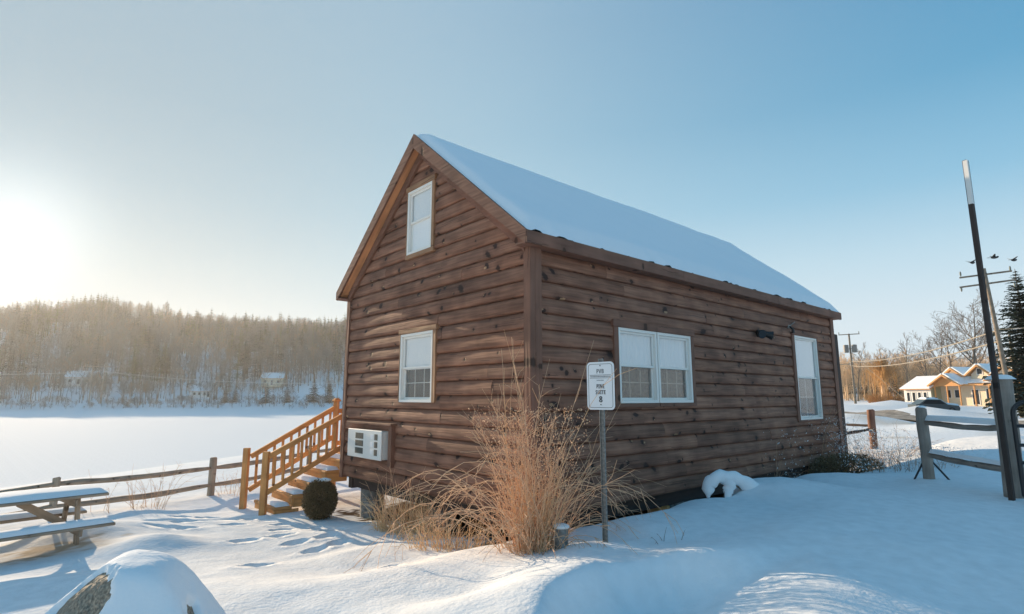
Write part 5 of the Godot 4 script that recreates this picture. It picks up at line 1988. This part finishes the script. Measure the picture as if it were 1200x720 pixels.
	for s in [-1.0, 1.0]:
		var lo := Vector3(0, 2.3, 1.4 + 3.2 + 0.4) if s > 0 else Vector3(0, 2.3, 1.4 - 3.2 - 0.4)
		# z local = -poly x : ridge at z = -1.4
		var rz := -1.4
		var p0 := Vector3(-2.05, 2.28, rz + s * 3.65)
		var p1 := Vector3(-2.05, 4.12, rz)
		var d := p1 - p0
		var up := Vector3(1, 0, 0).cross(d).normalized()
		if up.y < 0:
			up = -up
		var b := Basis(Vector3(1, 0, 0), up, Vector3(1, 0, 0).cross(up))
		mb = MB.new()
		mb.box(T((p0 + p1) * 0.5 + up * 0.06, b), Vector3(4.7, 0.1, d.length()), 0.0)
		var rf := put(mb, "roof", M.orange_trim, o)
		mb = MB.new()
		mb.box(T((p0 + p1) * 0.5 + up * 0.2, b), Vector3(4.6, 0.18, d.length() - 0.04), 0.05)
		put(mb, "roof_snow", M.snow_fine, rf)
	windows_on(o, T(Vector3(0, 0, 1.8)), [[-3.7, 0.6, 0.6, 1.4], [-2.85, 0.6, 0.6, 1.4], [-2.0, 0.6, 0.6, 1.4], [-1.15, 0.6, 0.6, 1.4]], M.white_wall)

func make_car() -> void:
	var c := Vector3(38.4, height(38.4, -51.6) - 0.02, -51.6)
	var o := thing("parked_car", "dark car half buried in snow in front of the cream house", "car", c)
	o.rotation.y = -0.15
	o.scale = Vector3.ONE * 0.85
	var mb := MB.new()
	var side := PackedVector2Array([Vector2(-2.1, 0.28), Vector2(2.05, 0.28), Vector2(2.12, 0.55), Vector2(2.0, 0.78), Vector2(0.95, 0.92), Vector2(0.3, 1.42), Vector2(-1.1, 1.46), Vector2(-1.75, 0.98), Vector2(-2.12, 0.9)])
	mb.prism(Transform3D.IDENTITY, side, -0.82, 0.82)
	put(mb, "body", M.car_paint, o)
	for s in [-1.0, 1.0]:
		mb = MB.new()
		var gl := PackedVector2Array([Vector2(-1.5, 0.98), Vector2(0.75, 0.96), Vector2(0.25, 1.36), Vector2(-1.05, 1.4)])
		mb.prism(T(Vector3(0, 0, s * 0.822)), gl, -0.006, 0.006)
		put(mb, "side_window", M.dark_glass, o)
		for x in [-1.35, 1.3]:
			mb = MB.new()
			mb.tube([Vector3(x, 0.3, s * 0.62), Vector3(x, 0.3, s * 0.86)], [0.32, 0.32], 16)
			var wh := put(mb, "wheel", M.rubber, o)
			mb = MB.new()
			mb.tube([Vector3(x, 0.3, s * 0.84), Vector3(x, 0.3, s * 0.87)], [0.2, 0.18], 12)
			put(mb, "rim", M.steel, wh)
		mb = MB.new()
		mb.box(T(Vector3(2.04, 0.64, s * 0.6)), Vector3(0.12, 0.14, 0.3), 0.02)
		put(mb, "headlight", M.sign_white, o)
	mb = MB.new()
	snow_strip(mb, Vector3(0.9, 0.9, 0), Vector3(2.08, 0.76, 0), 1.6, 0.24)
	put(mb, "hood_snow", M.snow_fine, o)
	mb = MB.new()
	snow_strip(mb, Vector3(-1.05, 1.46, 0), Vector3(0.2, 1.43, 0), 1.55, 0.22)
	put(mb, "roof_snow", M.snow_fine, o)
	mb = MB.new()
	mb.box(T(Vector3(0.63, 1.24, 0), Basis(Vector3(0, 0, 1), -0.65)), Vector3(0.75, 0.07, 1.4), 0.03)
	put(mb, "windscreen_snow", M.snow_fine, o)
	mb = MB.new()
	for x in [-0.8, 0.0]:
		mb.box(T(Vector3(x, 1.64, 0)), Vector3(0.1, 0.08, 1.5), 0.01)
	put(mb, "roof_rack", M.black_steel, o)

func make_far_houses() -> void:
	var p := px_at(236, 224)
	var o := thing("boathouse", "small white boathouse with snowy roof on the far shore", "house", p)
	o.rotation.y = 0.45
	gable_house(o, 7.0, 4.6, 2.4, 1.6, M.white_wall)
	windows_on(o, T(Vector3(0, 0, 2.3)), [[-2.6, 0.8, 0.9, 1.1], [-0.9, 0.8, 0.9, 1.1], [0.9, 0.8, 0.9, 1.1], [2.2, 0.1, 0.9, 2.0]], M.cream)
	p = px_at(320, 236)
	o = thing("cottage", "cottage with a broad snowy roof above the far shore evergreens", "house", p)
	o.rotation.y = 0.2
	gable_house(o, 8.5, 6.0, 3.0, 2.2, M.cream)
	windows_on(o, T(Vector3(0, 0, 3.0)), [[-3.2, 0.9, 1.1, 1.2], [-0.6, 0.1, 1.0, 2.1], [1.8, 0.9, 1.1, 1.2]], M.white_wall)
	p = px_at(95, 230)
	o = thing("lake_cabin", "faint pale cabin in the haze on the far shore at left", "house", p)
	o.rotation.y = 0.3
	gable_house(o, 10.0, 6.0, 3.0, 2.4, M.white_wall)
	windows_on(o, T(Vector3(0, 0, 3.0)), [[-3.6, 0.9, 1.1, 1.2], [-0.6, 0.1, 1.0, 2.1], [2.2, 0.9, 1.1, 1.2]], M.cream)

# ------------------------------------------------------------------ poles, wires, birds
func sag(p: Vector3, q: Vector3, s: float, n := 24) -> Array:
	var out := []
	for i in n + 1:
		var t := i / float(n)
		out.append(p.lerp(q, t) - Vector3.UP * s * 4.0 * t * (1.0 - t))
	return out

func wire(p: Vector3, q: Vector3, s: float, r: float, label: String, mat: Material) -> void:
	var o := MeshInstance3D.new()
	var mb := MB.new()
	var rr := []
	var pts := sag(Vector3.ZERO, q - p, s)
	for i in pts:
		rr.append(r)
	mb.tube(pts, rr, 5)
	o.mesh = mb.mesh()
	o.material_override = mat
	o.name = numbered("overhead_wire")
	add_child(o)
	o.position = p
	tag(o, label, "wire", "overhead wires")

func pole(at: Vector3, h: float, r: float, lean: Vector3, label: String, arms: Array, can: bool, turn: float) -> Node3D:
	var o := thing("utility_pole", label, "pole", at, "utility poles")
	o.rotation.y = turn
	var top := Vector3(0, h, 0) + lean * h
	var mb := MB.new()
	mb.uvs = 0.3
	mb.tube([Vector3(0, -0.5, 0), top * 0.5, top], [r, r * 0.85, r * 0.65], 10)
	put(mb, "shaft", M.pole_wood, o)
	for a in arms:
		var c: Vector3 = top * (a[0] / h)
		mb = MB.new()
		mb.uvs = 0.3
		mb.box(T(c + Vector3(0, 0, 0.0), Basis(Vector3(0, 0, 1), a[3])), Vector3(a[1], 0.12, 0.1), 0.01)
		var ar := put(mb, "cross_arm", M.pole_wood, o)
		for s in [-0.94, 0.94]:
			mb = MB.new()
			var e: Vector3 = c + Vector3(s * a[1] * 0.5, 0, 0)
			mb.tube([e + Vector3(0, 0.05 * a[2], 0), e + Vector3(0, 0.15 * a[2], 0), e + Vector3(0, 0.3 * a[2], 0), e + Vector3(0, 0.42 * a[2], 0)], [0.03, 0.06, 0.06, 0.03], 8)
			put(mb, "insulator", M.louvre, ar)
	if can:
		for s in [-1.0, 1.0]:
			mb = MB.new()
			mb.tube([Vector3(s * 0.55, h - 2.9, 0.1), Vector3(s * 0.55, h - 2.85, 0.1), Vector3(s * 0.55, h - 1.75, 0.1), Vector3(s * 0.55, h - 1.7, 0.1)], [0.3, 0.36, 0.36, 0.2], 14)
			put(mb, "transformer", M.steel, o)
		mb = MB.new()
		mb.box(T(Vector3(0, h - 2.3, 0)), Vector3(1.3, 0.12, 0.12), 0.01)
		put(mb, "bracket", M.steel, o)
	return o

func make_poles() -> void:
	var a := Vector3(35.4, height(35.4, -40.0), -40.0)
	pole(a, 10.9, 0.17, Vector3(-0.05, 0, 0), "leaning utility pole with two cross arms behind the marker pole", [[10.45, 3.0, 1.0, 0.03], [9.75, 3.2, -1.0, 0.05]], false, -0.7)
	var b := Vector3(51.6, height(51.6, -85.0), -85.0)
	pole(b, 10.6, 0.19, Vector3.ZERO, "far utility pole carrying two grey transformers near the cabin corner", [[10.5, 2.8, 1.0, 0.0]], true, -0.6)
	var c := Vector3(41.3, height(41.3, -46.0), -46.0)
	pole(c, 6.8, 0.14, Vector3(-0.01, 0, 0), "short plain utility pole in front of the spruce", [], false, 0.0)
	wire(b + Vector3(0, 6.4, 0), a + Vector3(-0.2, 6.3, 0), 0.7, 0.05, "upper telephone cable strung from transformer pole to leaning pole", M.wire)
	wire(b + Vector3(0, 5.7, 0), a + Vector3(-0.2, 5.5, 0), 0.7, 0.055, "lower telephone cable strung from transformer pole to leaning pole", M.wire)
	wire(b + Vector3(0, 6.0, 0), b + Vector3(-60, 4.8, 8), 0.8, 0.05, "cable running left from the transformer pole behind the cabin", M.wire)
	wire(a + Vector3(-0.3, 6.3, 0), a + Vector3(15, 7.0, 33), 0.5, 0.02, "cable running right from the leaning pole out of view", M.wire)
	wire(b + Vector3(0, 7.5, 0), b + Vector3(-4.2, 0.0, 18), 0.0, 0.018, "slanting guy wire from the transformer pole down to the snow", M.wire)
	# line across the lake
	var p1 := px_at(113, 205)
	var h1 := thing("line_frame", "pale twin-pole power line frame on the far shore at left", "pole", p1)
	var mb := MB.new()
	for s in [-1.0, 1.0]:
		mb = MB.new()
		mb.tube([Vector3(s * 2.2, -0.5, 0), Vector3(s * 2.2, 14.0, 0)], [0.24, 0.16], 8)
		put(mb, "shaft", M.grey_wood, h1)
	mb = MB.new()
	mb.box(T(Vector3(0, 13.4, 0.2)), Vector3(8.5, 0.25, 0.2), 0.02)
	put(mb, "cross_arm", M.grey_wood, h1)
	var e := px_at(470, 190)
	wire(p1 + Vector3(2.2, 11.6, 0.3), Vector3(e.x, 7.0, -190), 2.2, 0.06, "long pale cable crossing in front of the wooded far shore", M.reflective)
	wire(p1 + Vector3(-2.2, 11.6, 0.3), Vector3(-240, 12.0, -205), 1.5, 0.06, "pale cable running left from the twin-pole frame", M.reflective)
	# birds
	for q in [[1139.5, 308.0, 38.5, 0.4, "leftmost of three small dark birds beside the leaning pole"], [1165.0, 302.0, 38.0, -0.3, "middle one of three small dark birds above the leaning pole"], [1188.0, 305.0, 38.0, 0.2, "rightmost of three small dark birds near the spruce top"]]:
		var dx: float = (q[0] - 600.0) / 654.0
		var dy: float = -(q[1] - 360.0) / 654.0
		var dir := Vector3(dx, dy * 0.987 + 0.1606, -0.987 + dy * 0.1606)
		var bp: Vector3 = Vector3(0, 1.3683, 0) + dir * q[2]
		var bo := thing("bird", q[4], "bird", bp, "birds by the wires")
		bo.rotation.y = q[3]
		mb = MB.new()
		lump(mb, Vector3.ZERO, 0.22, 0.085, 0.09, func(d): return 1.0 + 0.12 * d.x, 14, 8)
		lump(mb, Vector3(0.22, 0.04, 0), 0.07, 0.06, 0.06, func(d): return 1.0, 10, 6)
		put(mb, "body", M.dark_plastic, bo)
		for s in [-1.0, 1.0]:
			mb = MB.new()
			mb.prism(T(Vector3(0, 0.05, 0), Basis(Vector3(1, 0, 0), Vector3(0, 0.35, s * 0.94), Vector3(0, -s * 0.94, 0.35))), PackedVector2Array([Vector2(-0.12, 0), Vector2(0.1, 0), Vector2(-0.02, 0.34), Vector2(-0.1, 0.36)]), -0.008, 0.008)
			put(mb, "wing", M.dark_plastic, bo)
		mb = MB.new()
		mb.prism(T(Vector3(-0.2, 0, 0), Basis(Vector3(0, 0, 1), Vector3(-1, 0, 0), Vector3(0, -1, 0))), PackedVector2Array([Vector2(-0.03, 0), Vector2(0.03, 0), Vector2(0.06, 0.18), Vector2(-0.06, 0.18)]), -0.006, 0.006)
		put(mb, "tail", M.dark_plastic, bo)

# ------------------------------------------------------------------ sky
const EXPO := 2.0
const SUN_AZ := -43.0
const SUN_EL := 12.8

func sun_dir() -> Vector3:
	var a := deg_to_rad(SUN_AZ)
	var e := deg_to_rad(SUN_EL)
	return Vector3(sin(a) * cos(e), sin(e), -cos(a) * cos(e))

func sky_color(d: Vector3) -> Color:
	var e := rad_to_deg(asin(clampf(d.y, -1.0, 1.0)))
	var g := rad_to_deg(acos(clampf(d.dot(sun_dir()), -1.0, 1.0)))
	var keys := [[0.0, Color(0.74, 0.82, 0.87)], [6.0, Color(0.66, 0.77, 0.84)], [12.0, Color(0.46, 0.65, 0.77)], [18.0, Color(0.22, 0.47, 0.66)], [26.0, Color(0.085, 0.32, 0.53)], [36.0, Color(0.048, 0.245, 0.455)], [55.0, Color(0.042, 0.22, 0.43)], [90.0, Color(0.04, 0.21, 0.42)]]
	var c: Color = keys[0][1]
	if e > 0.0:
		for i in keys.size() - 1:
			if e <= keys[i + 1][0]:
				c = keys[i][1].lerp(keys[i + 1][1], (e - keys[i][0]) / (keys[i + 1][0] - keys[i][0]))
				break
	var m := 0.66 * (1.0 - smoothstep(8.0, 102.0, g))
	c = c.lerp(Color(0.38, 0.44, 0.46).lerp(Color(0.53, 0.64, 0.67), smoothstep(6.0, 45.0, g)), m)
	var k := 0.04 * exp(-g / 12.0) + 0.26 * exp(-g * g / 22.0)
	c += Color(1.0, 0.98, 0.95) * k
	if e < 0.0:
		c = c.lerp(Color(0.55, 0.58, 0.60), clampf(-e / 10.0, 0, 1))
	return c

func make_sky() -> void:
	var w := 512
	var h := 256
	var f := PackedFloat32Array()
	f.resize(w * h * 3)
	for y in h:
		var th := PI * (y + 0.5) / h
		for x in w:
			var ph := TAU * (x + 0.5) / w
			var d := Vector3(sin(ph) * sin(th), cos(th), -cos(ph) * sin(th))
			var c := sky_color(d)
			var i := (y * w + x) * 3
			c *= 1.14
			f[i] = c.r / EXPO
			f[i + 1] = c.g / EXPO
			f[i + 2] = c.b / EXPO
	var im := Image.create_from_data(w, h, false, Image.FORMAT_RGBF, f.to_byte_array())
	var pm := PanoramaSkyMaterial.new()
	pm.panorama = ImageTexture.create_from_image(im)
	var sk := Sky.new()
	sk.sky_material = pm
	var e := Environment.new()
	e.background_mode = Environment.BG_SKY
	e.sky = sk
	e.tonemap_mode = Environment.TONE_MAPPER_LINEAR
	e.tonemap_exposure = EXPO
	e.sdfgi_enabled = true
	e.ssao_enabled = true
	e.ssil_enabled = true
	e.volumetric_fog_enabled = FOG > 0.0
	e.volumetric_fog_density = FOG
	e.volumetric_fog_albedo = Color(0.93, 0.945, 0.96)
	e.volumetric_fog_anisotropy = 0.5
	var we := WorldEnvironment.new()
	we.environment = e
	we.name = "world_environment"
	add_child(we)

const FOG := 0.00035

func _ready() -> void:
	# camera, sky, sun
	var cam := Camera3D.new()
	cam.name = "camera"
	cam.fov = 57.66
	cam.near = 0.05
	cam.far = 2000.0
	cam.position = Vector3(0, 1.3683, 0)
	cam.rotation = Vector3(0.1613, 0, 0)
	add_child(cam)
	cam.current = true
	make_sky()
	var sun := DirectionalLight3D.new()
	sun.name = "sun"
	sun.light_energy = 1.36
	sun.light_color = Color(1.0, 0.885, 0.74)
	sun.light_angular_distance = 0.53
	sun.shadow_enabled = true
	add_child(sun)
	sun.look_at_from_position(sun_dir() * 50.0, Vector3.ZERO)
	# setting
	rng.seed = 5
	nz.seed = 12
	nz.frequency = 0.02
	nz.fractal_octaves = 3
	make_materials()
	make_ground()
	make_road()
	make_cabin()
	make_stairs()
	make_lake_fence()
	make_right_fence()
	make_table()
	make_boulder()
	make_sign()
	make_small()
	make_woods()
	make_house()
	make_car()
	make_far_houses()
	make_poles()
	make_bushes()
